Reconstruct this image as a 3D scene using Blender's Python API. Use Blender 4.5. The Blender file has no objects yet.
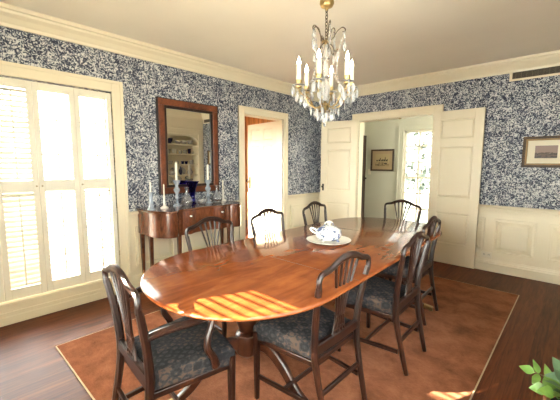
import bpy, bmesh, math, random
from mathutils import Vector, Matrix
random.seed(7)
C = bpy.context.scene.collection
PI = math.pi
sin, cos, rad = math.sin, math.cos, math.radians

# ---------------------------------------------------------------- materials
def node_mat(name):
    m = bpy.data.materials.new(name); m.use_nodes = True
    nt = m.node_tree; nt.nodes.clear()
    out = nt.nodes.new('ShaderNodeOutputMaterial')
    p = nt.nodes.new('ShaderNodeBsdfPrincipled')
    nt.links.new(p.outputs[0], out.inputs[0])
    return m, nt, p, out
def N(nt, kind, **kw):
    n = nt.nodes.new(kind)
    for k, v in kw.items():
        if k in n.inputs: n.inputs[k].default_value = v
        else: setattr(n, k, v)
    return n
def ramp(nt, fac, stops, interp='LINEAR'):
    r = nt.nodes.new('ShaderNodeValToRGB'); r.color_ramp.interpolation = interp
    el = r.color_ramp.elements
    while len(el) < len(stops): el.new(0.5)
    for e, (pos, col) in zip(el, stops):
        e.position = pos; e.color = (*col, 1) if len(col) == 3 else col
    nt.links.new(fac, r.inputs[0]); return r
def coords(nt, scale=(1, 1, 1), space='Object', rot=(0, 0, 0)):
    if space == 'World':
        g = nt.nodes.new('ShaderNodeNewGeometry'); src = g.outputs['Position']
    else:
        g = nt.nodes.new('ShaderNodeTexCoord'); src = g.outputs[space]
    mp = nt.nodes.new('ShaderNodeMapping'); mp.inputs['Scale'].default_value = scale
    mp.inputs['Rotation'].default_value = rot
    nt.links.new(src, mp.inputs[0]); return mp.outputs[0]
def bump(nt, p, h, strength=.2, dist=.01):
    b = N(nt, 'ShaderNodeBump', Strength=strength, Distance=dist)
    nt.links.new(h, b.inputs['Height']); nt.links.new(b.outputs[0], p.inputs['Normal'])
def plain(name, col, rough=.5, metal=0., coat=0., spec=.5, var=.06, scale=9.):
    m, nt, p, o = node_mat(name)
    c = coords(nt)
    n = N(nt, 'ShaderNodeTexNoise', Scale=scale, Detail=3.); nt.links.new(c, n.inputs['Vector'])
    lo = tuple(x*(1-var) for x in col); hi = tuple(min(1, x*(1+var)) for x in col)
    r = ramp(nt, n.outputs[0], [(.3, lo), (.7, hi)])
    nt.links.new(r.outputs[0], p.inputs['Base Color'])
    p.inputs['Roughness'].default_value = rough; p.inputs['Metallic'].default_value = metal
    p.inputs['Coat Weight'].default_value = coat; p.inputs['Coat Roughness'].default_value = .08
    p.inputs['Specular IOR Level'].default_value = spec
    return m
def wood(name, dark, mid, light, scale=(1, 1, 1), rough=.3, coat=.3, grain=14., dist=3., space='Object', coat_rough=.1):
    m, nt, p, o = node_mat(name)
    c = coords(nt, scale, space)
    n1 = N(nt, 'ShaderNodeTexNoise', Scale=grain, Detail=6., Roughness=.6, Distortion=dist)
    n2 = N(nt, 'ShaderNodeTexNoise', Scale=grain*.22, Detail=2., Distortion=1.2)
    nt.links.new(c, n1.inputs['Vector']); nt.links.new(c, n2.inputs['Vector'])
    mx = N(nt, 'ShaderNodeMath', operation='ADD'); mx.inputs[1].default_value = 0
    nt.links.new(n1.outputs[0], mx.inputs[0]); nt.links.new(n2.outputs[0], mx.inputs[1])
    hf = N(nt, 'ShaderNodeMath', operation='MULTIPLY'); hf.inputs[1].default_value = .5
    nt.links.new(mx.outputs[0], hf.inputs[0])
    r = ramp(nt, hf.outputs[0], [(.36, dark), (.5, mid), (.64, light)])
    nt.links.new(r.outputs[0], p.inputs['Base Color'])
    p.inputs['Roughness'].default_value = rough
    p.inputs['Coat Weight'].default_value = coat; p.inputs['Coat Roughness'].default_value = coat_rough
    return m
def glass_mat(name, col=(1, 1, 1), rough=0., ior=1.5):
    m, nt, p, o = node_mat(name)
    p.inputs['Transmission Weight'].default_value = 1; p.inputs['Roughness'].default_value = rough
    p.inputs['IOR'].default_value = ior
    c = coords(nt); n = N(nt, 'ShaderNodeTexNoise', Scale=20.); nt.links.new(c, n.inputs['Vector'])
    r = ramp(nt, n.outputs[0], [(.3, tuple(x*.97 for x in col)), (.7, col)])
    nt.links.new(r.outputs[0], p.inputs['Base Color'])
    return m
def crystal_mat(name, tint=(1, 1, 1), diff=(.85, .85, .82), k=.25):
    # cut crystal: mostly clear glass, part bright facet scatter
    m, nt, p, o = node_mat(name)
    c = coords(nt); n = N(nt, 'ShaderNodeTexVoronoi', Scale=60.); nt.links.new(c, n.inputs['Vector'])
    r = ramp(nt, n.outputs[0], [(.1, tuple(x*.92 for x in tint)), (.6, tint)])
    nt.links.new(r.outputs[0], p.inputs['Base Color'])
    p.inputs['Transmission Weight'].default_value = 1 - k
    p.inputs['Roughness'].default_value = .05; p.inputs['IOR'].default_value = 1.5
    return m
def pane_mat(name):
    m, nt, p, o = node_mat(name); nt.nodes.remove(p)
    t = N(nt, 'ShaderNodeBsdfTransparent'); g = N(nt, 'ShaderNodeBsdfGlossy', Roughness=.01)
    t.inputs[0].default_value = (.93, .97, .98, 1)
    f = N(nt, 'ShaderNodeFresnel', IOR=1.25); mx = N(nt, 'ShaderNodeMixShader')
    nt.links.new(f.outputs[0], mx.inputs[0]); nt.links.new(t.outputs[0], mx.inputs[1]); nt.links.new(g.outputs[0], mx.inputs[2])
    nt.links.new(mx.outputs[0], o.inputs[0]); return m

def wallpaper():
    m, nt, p, o = node_mat('wallpaper_foliage')
    c = coords(nt, (1, 1, 1), 'World')
    nd = N(nt, 'ShaderNodeTexNoise', Scale=9., Detail=2.)
    nt.links.new(c, nd.inputs['Vector'])
    sc = N(nt, 'ShaderNodeVectorMath', operation='SCALE'); sc.inputs['Scale'].default_value = .10
    nt.links.new(nd.outputs['Color'], sc.inputs[0])
    ad = N(nt, 'ShaderNodeVectorMath', operation='ADD')
    nt.links.new(c, ad.inputs[0]); nt.links.new(sc.outputs[0], ad.inputs[1])
    v = N(nt, 'ShaderNodeTexVoronoi', Scale=26., feature='F1'); nt.links.new(ad.outputs[0], v.inputs['Vector'])
    n = N(nt, 'ShaderNodeTexNoise', Scale=37., Detail=3., Roughness=.62, Distortion=1.8)
    nt.links.new(c, n.inputs['Vector'])
    # swirls: rings round voronoi cells
    w = N(nt, 'ShaderNodeMath', operation='SINE')
    mu = N(nt, 'ShaderNodeMath', operation='MULTIPLY'); mu.inputs[1].default_value = 17.
    nt.links.new(v.outputs['Distance'], mu.inputs[0]); nt.links.new(mu.outputs[0], w.inputs[0])
    m2 = N(nt, 'ShaderNodeMath', operation='MULTIPLY_ADD'); m2.inputs[1].default_value = .055
    nt.links.new(w.outputs[0], m2.inputs[0]); nt.links.new(n.outputs[0], m2.inputs[2])
    big = N(nt, 'ShaderNodeTexNoise', Scale=5.5, Detail=2.); nt.links.new(c, big.inputs['Vector'])
    m3 = N(nt, 'ShaderNodeMath', operation='MULTIPLY_ADD'); m3.inputs[1].default_value = .16
    nt.links.new(big.outputs[0], m3.inputs[0]); nt.links.new(m2.outputs[0], m3.inputs[2])
    r = ramp(nt, m3.outputs[0], [(.0, (.012, .016, .036)), (.54, (.019, .026, .055)), (.575, (.11, .14, .205)), (.615, (.36, .38, .41)), (.67, (.67, .675, .66))])
    nt.links.new(r.outputs[0], p.inputs['Base Color'])
    p.inputs['Roughness'].default_value = .65
    return m

def floor_mat():
    m, nt, p, o = node_mat('oak_floor_boards')
    c = coords(nt, (1, 1, 1), 'World', (0, 0, PI/2))
    b = N(nt, 'ShaderNodeTexBrick', Scale=1.)
    b.inputs['Brick Width'].default_value = 1.3; b.inputs['Row Height'].default_value = .07
    b.inputs['Mortar Size'].default_value = .0012; b.inputs['Bias'].default_value = 0
    b.inputs['Color1'].default_value = (.2, .2, .2, 1); b.inputs['Color2'].default_value = (.85, .85, .85, 1); b.inputs['Mortar'].default_value = (0, 0, 0, 1)
    b.offset = .37; nt.links.new(c, b.inputs['Vector'])
    c2 = coords(nt, (22, 1.6, 8), 'World')
    n = N(nt, 'ShaderNodeTexNoise', Scale=2.2, Detail=6., Roughness=.65, Distortion=.6); nt.links.new(c2, n.inputs['Vector'])
    mx = N(nt, 'ShaderNodeMath', operation='MULTIPLY_ADD'); mx.inputs[1].default_value = .28
    nt.links.new(b.outputs[0], mx.inputs[0]); nt.links.new(n.outputs[0], mx.inputs[2])
    r = ramp(nt, mx.outputs[0], [(.25, (.016, .005, .0025)), (.55, (.078, .021, .0085)), (.9, (.18, .052, .019))])
    nt.links.new(r.outputs[0], p.inputs['Base Color'])
    p.inputs['Roughness'].default_value = .42; p.inputs['Specular IOR Level'].default_value = .16
    return m

def rug_mat():
    m, nt, p, o = node_mat('rust_wool_pile')
    c = coords(nt, (1, 1, 1), 'World')
    n1 = N(nt, 'ShaderNodeTexNoise', Scale=5., Detail=7., Roughness=.68, Distortion=.3); nt.links.new(c, n1.inputs['Vector'])
    c2 = coords(nt, (60, 300, 60), 'World')
    n2 = N(nt, 'ShaderNodeTexNoise', Scale=1., Detail=2.); nt.links.new(c2, n2.inputs['Vector'])
    mx = N(nt, 'ShaderNodeMath', operation='MULTIPLY_ADD'); mx.inputs[1].default_value = .3
    nt.links.new(n2.outputs[0], mx.inputs[0]); nt.links.new(n1.outputs[0], mx.inputs[2])
    r = ramp(nt, mx.outputs[0], [(.4, (.115, .040, .021)), (.62, (.235, .087, .045)), (.85, (.34, .14, .075))])
    nt.links.new(r.outputs[0], p.inputs['Base Color'])
    p.inputs['Roughness'].default_value = 1.; p.inputs['Specular IOR Level'].default_value = .02
    p.inputs['Sheen Weight'].default_value = .12; p.inputs['Sheen Tint'].default_value = (1, .75, .5, 1); p.inputs['Sheen Roughness'].default_value = .35
    bump(nt, p, n2.outputs[0], .25, .004)
    return m

def seat_mat():
    m, nt, p, o = node_mat('scale_pattern_upholstery')
    c = coords(nt, (1, 1, 1), 'Object')
    c = coords(nt, (1, .8, 1), 'Object')
    v = N(nt, 'ShaderNodeTexVoronoi', Scale=27., Randomness=.22, feature='F1'); nt.links.new(c, v.inputs['Vector'])
    hs = N(nt, 'ShaderNodeSeparateColor'); nt.links.new(v.outputs['Color'], hs.inputs[0])
    sn = N(nt, 'ShaderNodeMath', operation='MULTIPLY'); sn.inputs[1].default_value = 11.; nt.links.new(v.outputs['Distance'], sn.inputs[0])
    s2 = N(nt, 'ShaderNodeMath', operation='SINE'); nt.links.new(sn.outputs[0], s2.inputs[0])
    nz = N(nt, 'ShaderNodeTexNoise', Scale=110., Detail=2.); nt.links.new(c, nz.inputs['Vector'])
    a1 = N(nt, 'ShaderNodeMath', operation='MULTIPLY_ADD'); a1.inputs[1].default_value = .22; nt.links.new(s2.outputs[0], a1.inputs[0]); nt.links.new(nz.outputs[0], a1.inputs[2])
    a2 = N(nt, 'ShaderNodeMath', operation='MULTIPLY_ADD'); a2.inputs[1].default_value = .5; nt.links.new(hs.outputs[0], a2.inputs[0]); nt.links.new(a1.outputs[0], a2.inputs[2])
    r = ramp(nt, a2.outputs[0], [(.45, (.017, .016, .017)), (.75, (.029, .027, .029)), (.95, (.042, .036, .035)), (1.15, (.072, .048, .036))])
    nt.links.new(r.outputs[0], p.inputs['Base Color'])
    p.inputs['Roughness'].default_value = .9; p.inputs['Specular IOR Level'].default_value = .1
    bump(nt, p, nz.outputs[0], .15, .002)
    return m

def table_mat():
    m, nt, p, o = node_mat('polished_mahogany')
    c = coords(nt, (5.5, 1.1, 3), 'Object', (0, 0, rad(8)))
    n1 = N(nt, 'ShaderNodeTexNoise', Scale=2.3, Detail=5., Roughness=.58, Distortion=1.2); nt.links.new(c, n1.inputs['Vector'])
    c2 = coords(nt, (1, 1, 1), 'Object')
    n2 = N(nt, 'ShaderNodeTexNoise', Scale=3.2, Detail=4., Distortion=2.); nt.links.new(c2, n2.inputs['Vector'])
    mx = N(nt, 'ShaderNodeMath', operation='MULTIPLY_ADD'); mx.inputs[1].default_value = .55
    nt.links.new(n2.outputs[0], mx.inputs[0]); nt.links.new(n1.outputs[0], mx.inputs[2])
    r = ramp(nt, mx.outputs[0], [(.35, (.085, .019, .005)), (.7, (.165, .040, .010)), (1.05, (.25, .072, .018))])
    nt.links.new(r.outputs[0], p.inputs['Base Color'])
    p.inputs['Roughness'].default_value = .13; p.inputs['Specular IOR Level'].default_value = .28
    p.inputs['Coat Weight'].default_value = .12; p.inputs['Coat Roughness'].default_value = .05
    n3 = N(nt, 'ShaderNodeTexNoise', Scale=2.5, Detail=2.); nt.links.new(c2, n3.inputs['Vector'])
    bump(nt, p, n3.outputs[0], .008, .005)
    return m

def pine_mat():
    m, nt, p, o = node_mat('knotty_pine_boards')
    c = coords(nt, (1, 1, 1), 'World')
    w = N(nt, 'ShaderNodeTexNoise', Scale=1., Detail=5., Distortion=1.)
    cc = coords(nt, (16, 16, 1.2), 'World'); nt.links.new(cc, w.inputs['Vector'])
    r = ramp(nt, w.outputs[0], [(.3, (.42, .17, .045)), (.55, (.68, .33, .10)), (.75, (.78, .44, .16))])
    s = N(nt, 'ShaderNodeSeparateXYZ'); nt.links.new(c, s.inputs[0])
    ad = N(nt, 'ShaderNodeMath', operation='ADD'); nt.links.new(s.outputs[0], ad.inputs[0]); nt.links.new(s.outputs[1], ad.inputs[1])
    md = N(nt, 'ShaderNodeMath', operation='FLOORED_MODULO'); md.inputs[1].default_value = .14; nt.links.new(ad.outputs[0], md.inputs[0])
    gt = N(nt, 'ShaderNodeMath', operation='GREATER_THAN'); gt.inputs[1].default_value = .008; nt.links.new(md.outputs[0], gt.inputs[0])
    mx = N(nt, 'ShaderNodeMix', data_type='RGBA'); mx.inputs['A'].default_value = (.10, .035, .012, 1)
    nt.links.new(gt.outputs[0], mx.inputs['Factor']); nt.links.new(r.outputs[0], mx.inputs['B'])
    nt.links.new(mx.outputs['Result'], p.inputs['Base Color']); p.inputs['Roughness'].default_value = .45
    return m

def china_mat(name='blue_white_china', thr=.56):
    m, nt, p, o = node_mat(name)
    c = coords(nt)
    n = N(nt, 'ShaderNodeTexNoise', Scale=24., Detail=4., Distortion=1.4); nt.links.new(c, n.inputs['Vector'])
    n2 = N(nt, 'ShaderNodeTexNoise', Scale=9., Detail=1.); nt.links.new(c, n2.inputs['Vector'])
    mu = N(nt, 'ShaderNodeMath', operation='MULTIPLY_ADD'); mu.inputs[1].default_value = .6
    nt.links.new(n2.outputs[0], mu.inputs[0]); nt.links.new(n.outputs[0], mu.inputs[2])
    r = ramp(nt, mu.outputs[0], [(thr+.29, (.56, .54, .49)), (thr+.33, (.22, .25, .32)), (thr+.40, (.06, .08, .16))])
    nt.links.new(r.outputs[0], p.inputs['Base Color']); p.inputs['Roughness'].default_value = .15
    p.inputs['Coat Weight'].default_value = .4
    return m
def picture_mat(name, sky, land, dark, hz):
    # a little painted landscape; object z is up
    m, nt, p, o = node_mat(name)
    c = coords(nt, (1, 1, 1), 'Generated'); s = N(nt, 'ShaderNodeSeparateXYZ'); nt.links.new(c, s.inputs[0])
    n = N(nt, 'ShaderNodeTexNoise', Scale=5., Detail=4.); nt.links.new(c, n.inputs['Vector'])
    ad = N(nt, 'ShaderNodeMath', operation='MULTIPLY_ADD'); ad.inputs[1].default_value = .7
    nt.links.new(n.outputs[0], ad.inputs[0]); nt.links.new(s.outputs[2], ad.inputs[2])
    r = ramp(nt, ad.outputs[0], [(hz, dark), (hz+.18, land), (hz+.24, dark), (hz+.36, land), (hz+.42, sky)])
    nt.links.new(r.outputs[0], p.inputs['Base Color']); p.inputs['Roughness'].default_value = .5
    return m

M = dict(
    cream=plain('cream_paint', (.80, .72, .54), .38, var=.02, scale=3),
    ceiling=plain('ceiling_paint', (.88, .825, .725), .7, var=.02, scale=2),
    shutter=plain('shutter_paint', (.80, .76, .64), .35, var=.02),
    hall=plain('hall_plaster', (.58, .575, .47), .7, var=.03, scale=2),
    paper=wallpaper(), floor=floor_mat(), rug=rug_mat(), seat=seat_mat(), table=table_mat(), pine=pine_mat(),
    binding=plain('rug_binding', (.55, .42, .28), .9),
    chair=wood('dark_mahogany', (.006, .002, .0012), (.018, .0052, .0026), (.042, .012, .005), (1, 1, .35), .33, .05, 16),
    pedestal=wood('pedestal_mahogany', (.014, .0045, .0025), (.04, .012, .006), (.08, .025, .011), (1, 1, .4), .3, .1, 14),
    side=wood('flame_mahogany_veneer', (.055, .014, .006), (.135, .039, .016), (.22, .072, .029), (1, 1, .25), .22, .45, 18),
    side_top=wood('sideboard_top_wood', (.05, .016, .008), (.10, .034, .016), (.17, .06, .028), (1, .3, 1), .2, .5, 14),
    burl=wood('burl_veneer', (.06, .014, .006), (.15, .042, .017), (.24, .075, .03), (1, 1, 1), .3, .25, 22, 5.),
    ebony=plain('dark_liner', (.018, .010, .008), .35, var=.2),
    brass=plain('aged_brass', (.34, .25, .12), .42, 1., var=.15),
    gilt=plain('gilt_brass', (.50, .36, .15), .35, 1., var=.12),
    dullgold=plain('dull_gold_slip', (.26, .16, .06), .5, .4, var=.2),
    bronze=plain('dark_bronze', (.10, .075, .045), .4, .8, var=.2),
    iron=plain('black_iron', (.02, .018, .016), .45, .6),
    silver=plain('knob_silver', (.6, .58, .54), .25, 1.),
    candle=plain('candle_wax', (.80, .76, .64), .5, var=.02),
    bulb=plain('frosted_bulb', (.88, .85, .76), .3, var=.02),
    crystal=crystal_mat('cut_crystal', k=.28),
    clear=crystal_mat('clear_cut_glass', (.96, .98, 1), k=.12),
    bluecrystal=crystal_mat('pale_blue_crystal', (.72, .82, .95), k=.35),
    cobalt=glass_mat('cobalt_glass', (.05, .04, .5)),
    cobaltglaze=plain('cobalt_glaze', (.02, .022, .10), .15, coat=.5),
    china=china_mat(), china2=china_mat('blue_transfer_china', .5),
    white=plain('white_china', (.80, .78, .72), .15, coat=.4, var=.02),
    mat_board=plain('mat_board', (.80, .74, .58), .9, var=.02),
    tanboard=plain('tan_mat_board', (.40, .29, .17), .9, var=.04),
    goldframe=wood('gilded_frame', (.014, .008, .004), (.05, .025, .010), (.13, .07, .025), (1, 1, 1), .55, 0., 40),
    darkframe=wood('walnut_frame', (.02, .01, .006), (.05, .025, .013), (.09, .045, .02), (1, 1, 1), .4, .2, 20),
    paint1=picture_mat('landscape_print', (.26, .17, .14), (.13, .075, .05), (.02, .012, .009), .42),
    paint2=picture_mat('horses_print', (.42, .32, .17), (.36, .26, .13), (.10, .07, .04), .22),
    vent=plain('grille_bronze', (.17, .14, .095), .5, .3),
    black=plain('duct_dark', (.012, .011, .010), .8),
    plate=plain('switch_plate', (.78, .72, .58), .35),
    leaf=plain('ivy_leaf', (.16, .30, .06), .45, var=.45, scale=14),
    leafdark=plain('grey_green_leaf', (.09, .17, .09), .5, var=.3),
    stem=plain('plant_stem', (.13, .11, .05), .7), pot=plain('terracotta', (.42, .19, .10), .8), soil=plain('potting_soil', (.03, .02, .013), .95),
    treeleaf=plain('tree_leaf', (.045, .055, .042), .6, var=.4, scale=3), bark=plain('tree_bark', (.16, .12, .09), .9, var=.3),
    lawn=plain('lawn_grass', (.11, .12, .085), .95, var=.3, scale=2),
    darkdoor=wood('dark_door_wood', (.012, .007, .005), (.03, .016, .010), (.05, .027, .016), (1, 1, .2), .4, .2, 12),
    pane=pane_mat('window_pane'),
)
def mirror_mat():
    m, nt, p, o = node_mat('mirror_silvering')
    c = coords(nt); n = N(nt, 'ShaderNodeTexNoise', Scale=3.); nt.links.new(c, n.inputs['Vector'])
    r = ramp(nt, n.outputs[0], [(.3, (.88, .87, .82)), (.7, (.91, .90, .86))])
    nt.links.new(r.outputs[0], p.inputs['Base Color']); p.inputs['Metallic'].default_value = 1; p.inputs['Roughness'].default_value = .0
    return m
M['mirror'] = mirror_mat()

def bulb_mat():
    m, nt, p, o = node_mat('candle_bulb_added_glow')
    c = coords(nt); n = N(nt, 'ShaderNodeTexNoise', Scale=8.); nt.links.new(c, n.inputs['Vector'])
    r = ramp(nt, n.outputs[0], [(.3, (1, .80, .55)), (.7, (1, .84, .60))])
    nt.links.new(r.outputs[0], p.inputs['Emission Color']); p.inputs['Emission Strength'].default_value = 30.  # glow added to the chandelier bulbs to brighten the room
    return m
M['bulb'] = bulb_mat()

# ---------------------------------------------------------------- mesh builder
class MB:
    def __init__(s): s.bm = bmesh.new(); s.mi = 0
    def face(s, vs):
        try:
            f = s.bm.faces.new(vs); f.material_index = s.mi; return f
        except ValueError: return None
    def box(s, x0, x1, y0, y1, z0, z1):
        v = [s.bm.verts.new((x, y, z)) for z in (z0, z1) for y in (y0, y1) for x in (x0, x1)]
        for f in ((0, 2, 3, 1), (4, 5, 7, 6), (0, 1, 5, 4), (2, 6, 7, 3), (0, 4, 6, 2), (1, 3, 7, 5)): s.face([v[i] for i in f])
        return s
    def loft(s, rings, closed=True, cap=True):
        R = [[s.bm.verts.new(p) for p in r] for r in rings]
        n = len(R[0])
        for a, b in zip(R, R[1:]):
            for i in range(n if closed else n-1):
                j = (i+1) % n; s.face([a[i], a[j], b[j], b[i]])
        if cap and closed: s.face(R[0][::-1]); s.face(R[-1])
        return s
    def prism(s, outline, z0, z1):
        return s.loft([[(x, y, z0) for x, y in outline], [(x, y, z1) for x, y in outline]])
    def lathe(s, prof, cx=0, cy=0, z=0, n=20, cap=True):
        return s.loft([[(cx+max(r, 1e-4)*cos(2*PI*i/n), cy+max(r, 1e-4)*sin(2*PI*i/n), z+h) for i in range(n)] for r, h in prof], cap=cap)
    def sweep(s, pts, sec, ref=(0, 1, 0), sa=None, sb=None, cap=True):
        """sec: 2D outline; its first axis lies in the curve's plane, the second along ref"""
        pts = [Vector(p) for p in pts]; ref = Vector(ref).normalized(); rings = []
        for i, p in enumerate(pts):
            t = (pts[min(i+1, len(pts)-1)]-pts[max(i-1, 0)]).normalized()
            a = ref.cross(t)
            a = a.normalized() if a.length > 1e-6 else Vector((1, 0, 0))
            b = t.cross(a).normalized()
            ka = sa[i] if sa else 1; kb = sb[i] if sb else 1
            rings.append([p+a*(u*ka)+b*(v*kb) for u, v in sec])
        return s.loft(rings, cap=cap)
    def tube(s, pts, r, n=8, ref=None, rs=None):
        pts = [Vector(p) for p in pts]
        if ref is None:
            d = (pts[-1]-pts[0]); ref = (0, 0, 1) if abs(d.z) < .7*d.length else (1, .13, 0)
        sec = [(r*cos(2*PI*i/n), r*sin(2*PI*i/n)) for i in range(n)]
        return s.sweep(pts, sec, ref, rs, rs)
    def build(s, name, mats, parent=None, bevel=0, smooth=True, seg=2, loc=None):
        bmesh.ops.recalc_face_normals(s.bm, faces=s.bm.faces)
        me = bpy.data.meshes.new(name); s.bm.to_mesh(me); s.bm.free()
        for m in (mats if isinstance(mats, (list, tuple)) else [mats]): me.materials.append(M[m])
        o = bpy.data.objects.new(name, me); C.objects.link(o)
        if parent: o.parent = parent
        if loc: o.location = loc
        if bevel:
            b = o.modifiers.new('bevel', 'BEVEL'); b.width = bevel; b.segments = seg; b.limit_method = 'ANGLE'; b.angle_limit = rad(40)
        if smooth:
            me.polygons.foreach_set('use_smooth', [True]*len(me.polygons))
            try: me.set_sharp_from_angle(angle=rad(38))
            except Exception: pass
        return o
def rect(w, h, c=.25):
    k = min(w, h)*c; w /= 2; h /= 2
    return [(-w+k, -h), (w-k, -h), (w, -h+k), (w, h-k), (w-k, h), (-w+k, h), (-w, h-k), (-w, -h+k)]
def spline(pts, n=6):
    """Catmull-Rom through pts"""
    P = [Vector(p) for p in pts]; out = []
    for i in range(len(P)-1):
        p0 = P[max(i-1, 0)]; p1 = P[i]; p2 = P[i+1]; p3 = P[min(i+2, len(P)-1)]
        for k in range(n):
            t = k/n
            out.append(.5*((2*p1)+(p2-p0)*t+(2*p0-5*p1+4*p2-p3)*t*t+(3*p1-p0-3*p2+p3)*t**3))
    out.append(P[-1]); return out
def tag(o, label, cat, group=None):
    o['label'] = label; o['category'] = cat
    if group: o['group'] = group
    return o
def thing(name, label, cat, loc=(0, 0, 0), rz=0, group=None):
    o = bpy.data.objects.new(name, None); C.objects.link(o); o.empty_display_size = .05
    o.location = loc; o.rotation_euler = (0, 0, rz); return tag(o, label, cat, group)
def struct(o): o['kind'] = 'structure'; return o
def copy_tree(o, parent=None):
    c = o.copy(); C.objects.link(c)
    if parent: c.parent = parent
    for ch in list(o.children): copy_tree(ch, c)
    return c

# ---------------------------------------------------------------- room shell
XR, YF, ZC = 3.5, -5.2, 2.51
RAIL = .82
def wall_from(name, cells, mats=('cream', 'paper')):
    """cells: (x0,x1,y0,y1,z0,z1); split at the chair rail so paper hangs only above it"""
    b = MB()
    for x0, x1, y0, y1, z0, z1 in cells:
        if z0 < RAIL < z1 and len(mats) > 1:
            b.mi = 0; b.box(x0, x1, y0, y1, z0, RAIL); b.mi = 1; b.box(x0, x1, y0, y1, RAIL, z1)
        else:
            b.mi = 0 if (z1 <= RAIL or len(mats) == 1) else 1; b.box(x0, x1, y0, y1, z0, z1)
    return struct(b.build(name, list(mats), smooth=False))
T = .12
# left wall: window_1 y -4.62..-3.41 z .18..2.0 ; door y -1.73..-.945 z 0..1.985
wall_from('wall_left', [(-T, 0, YF-T, -4.62, 0, ZC), (-T, 0, -4.62, -3.41, 0, .18), (-T, 0, -4.62, -3.41, 2.0, ZC), (-T, 0, -3.41, -1.73, 0, ZC),
                        (-T, 0, -1.73, -.945, 1.985, ZC), (-T, 0, -.945, T, 0, ZC)])
wall_from('wall_back', [(0, .77, 0, T, 0, ZC), (.77, 1.89, 0, T, 1.99, ZC), (1.89, XR+T, 0, T, 0, ZC)])
# right wall with china niche y -.95..-.15, z .85..2.0 and an unseen window added for sky light behind the camera's right
NI0, NI1 = -.95, -.15
RW0, RW1 = -4.9, -2.3
wall_from('wall_right', [(XR, XR+T, YF-T, RW0, 0, ZC), (XR, XR+T, RW0, RW1, 0, .5), (XR, XR+T, RW0, RW1, 2.0, ZC), (XR, XR+T, RW1, -1.07, 0, ZC)])
b = MB()
b.box(XR, XR+T, -1.07, NI0, 0, ZC); b.box(XR, XR+T, NI0, NI1, 0, .85); b.box(XR, XR+T, NI0, NI1, 2.0, ZC); b.box(XR, XR+T, NI1, 0, 0, ZC)
# arched head of the niche: spandrel
yc = (NI0+NI1)/2; a = (NI1-NI0)/2
arc = [(yc-a*cos(PI*i/16), 1.78+.2*sin(PI*i/16)**.6) for i in range(17)]
out = [(NI0, 2.0)]+arc+[(NI1, 2.0)]
b.loft([[(XR, y, z) for y, z in out], [(XR+T, y, z) for y, z in out]])
b.box(XR+.30, XR+.33, NI0-.03, NI1+.03, .82, 2.03); b.box(XR+T, XR+.3, NI0-.03, NI0, .82, 2.03); b.box(XR+T, XR+.3, NI1, NI1+.03, .82, 2.03)
b.box(XR+T, XR+.3, NI0, NI1, 2.0, 2.03); b.box(XR+T-.02, XR+.3, NI0, NI1, .82, .85)
struct(b.build('wall_right_alcove', ['cream'], smooth=False))
b = MB()
for z in (1.05, 1.30, 1.55, 1.775): b.box(XR+.015, XR+.3, NI0, NI1, z-.02, z)
struct(b.build('trim_17', 'cream', bevel=.003))          # fixed shelves of the alcove
b = MB()
b.box(XR-.025, XR, NI0-.11, NI0, .14, 2.11); b.box(XR-.025, XR, NI1, NI1+.11, .14, 2.11); b.box(XR-.025, XR, NI0, NI1, 2.0, 2.11)
b.box(XR-.035, XR, NI0-.12, NI1+.12, 2.11, 2.14); b.box(XR-.05, XR, NI0-.11, NI1+.11, .82, .86)
struct(b.build('trim_18', 'cream', bevel=.006))
# front wall with the sunny window x 1.35..2.75, z .55..1.72
WX0, WX1, WZ0, WZ1 = 1.50, 3.30, .25, 1.72
wall_from('wall_front', [(0, WX0, YF-T, YF, 0, ZC), (WX0, WX1, YF-T, YF, 0, WZ0), (WX0, WX1, YF-T, YF, WZ1, ZC), (WX1, XR, YF-T, YF, 0, ZC)])
struct(MB().box(-3.3, 4.2, YF-T, 2.0, -.08, 0).build('floor', 'floor', smooth=False))
struct(MB().box(-T, XR+T, YF-T, T, ZC, ZC+.1).build('ceiling', 'ceiling', smooth=False))

# crown moulding, chair rail, base
crown = [(0, -.14), (.018, -.14), (.022, -.115), (.03, -.105), (.05, -.075), (.075, -.05), (.082, -.032), (.10, -.028), (.104, 0), (0, 0)]
def run(name, prof, wall, s0, s1, z):
    """extrude a moulding profile (offset from wall, height) along a wall"""
    pt = {'left': lambda o, s, h: (o, s, z+h), 'right': lambda o, s, h: (XR-o, s, z+h), 'back': lambda o, s, h: (s, -o, z+h), 'front': lambda o, s, h: (s, YF+o, z+h)}[wall]
    b = MB(); segs = s0 if isinstance(s0, list) else [(s0, s1)]
    for q0, q1 in segs: b.loft([[pt(o, q0, h) for o, h in prof], [pt(o, q1, h) for o, h in prof]])
    return struct(b.build(name, 'cream', smooth=False))
run('trim_1', crown, 'left', YF, 0, ZC); run('trim_2', crown, 'back', 0, XR, ZC); run('trim_3', crown, 'right', YF, 0, ZC); run('trim_4', crown, 'front', 0, XR, ZC)
rail = [(0, -.095), (.010, -.095), (.014, -.075), (.014, -.06), (.026, -.052), (.026, -.038), (.032, -.03), (.048, -.018), (.052, 0), (.044, .005), (0, .005)]
run('trim_5', rail, 'left', [(YF, -4.74), (-3.31, -1.825), (-.85, 0)], 0, RAIL)
run('trim_6', rail, 'back', [(0, .66), (2.0, XR)], 0, RAIL)
run('trim_7', rail, 'front', [(0, WX0-.1), (WX1+.1, XR)], 0, RAIL)
run('trim_8', rail, 'right', [(YF, RW0-.1), (RW1+.1, -1.07)], 0, RAIL)
base = [(0, 0), (.030, 0), (.030, .10), (.022, .108), (.018, .125), (.010, .132), (.008, .145), (0, .145)]
run('baseboard_left', base, 'left', [(YF, -4.74), (-3.31, -1.825), (-.85, 0)], 0, 0)
low = [(0, 0), (.030, 0), (.030, .062), (.022, .075), (0, .075)]
run('trim_9', low, 'left', -4.74, -3.31, 0)
run('baseboard_back', base, 'back', [(0, .66), (2.0, XR)], 0, 0)
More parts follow.
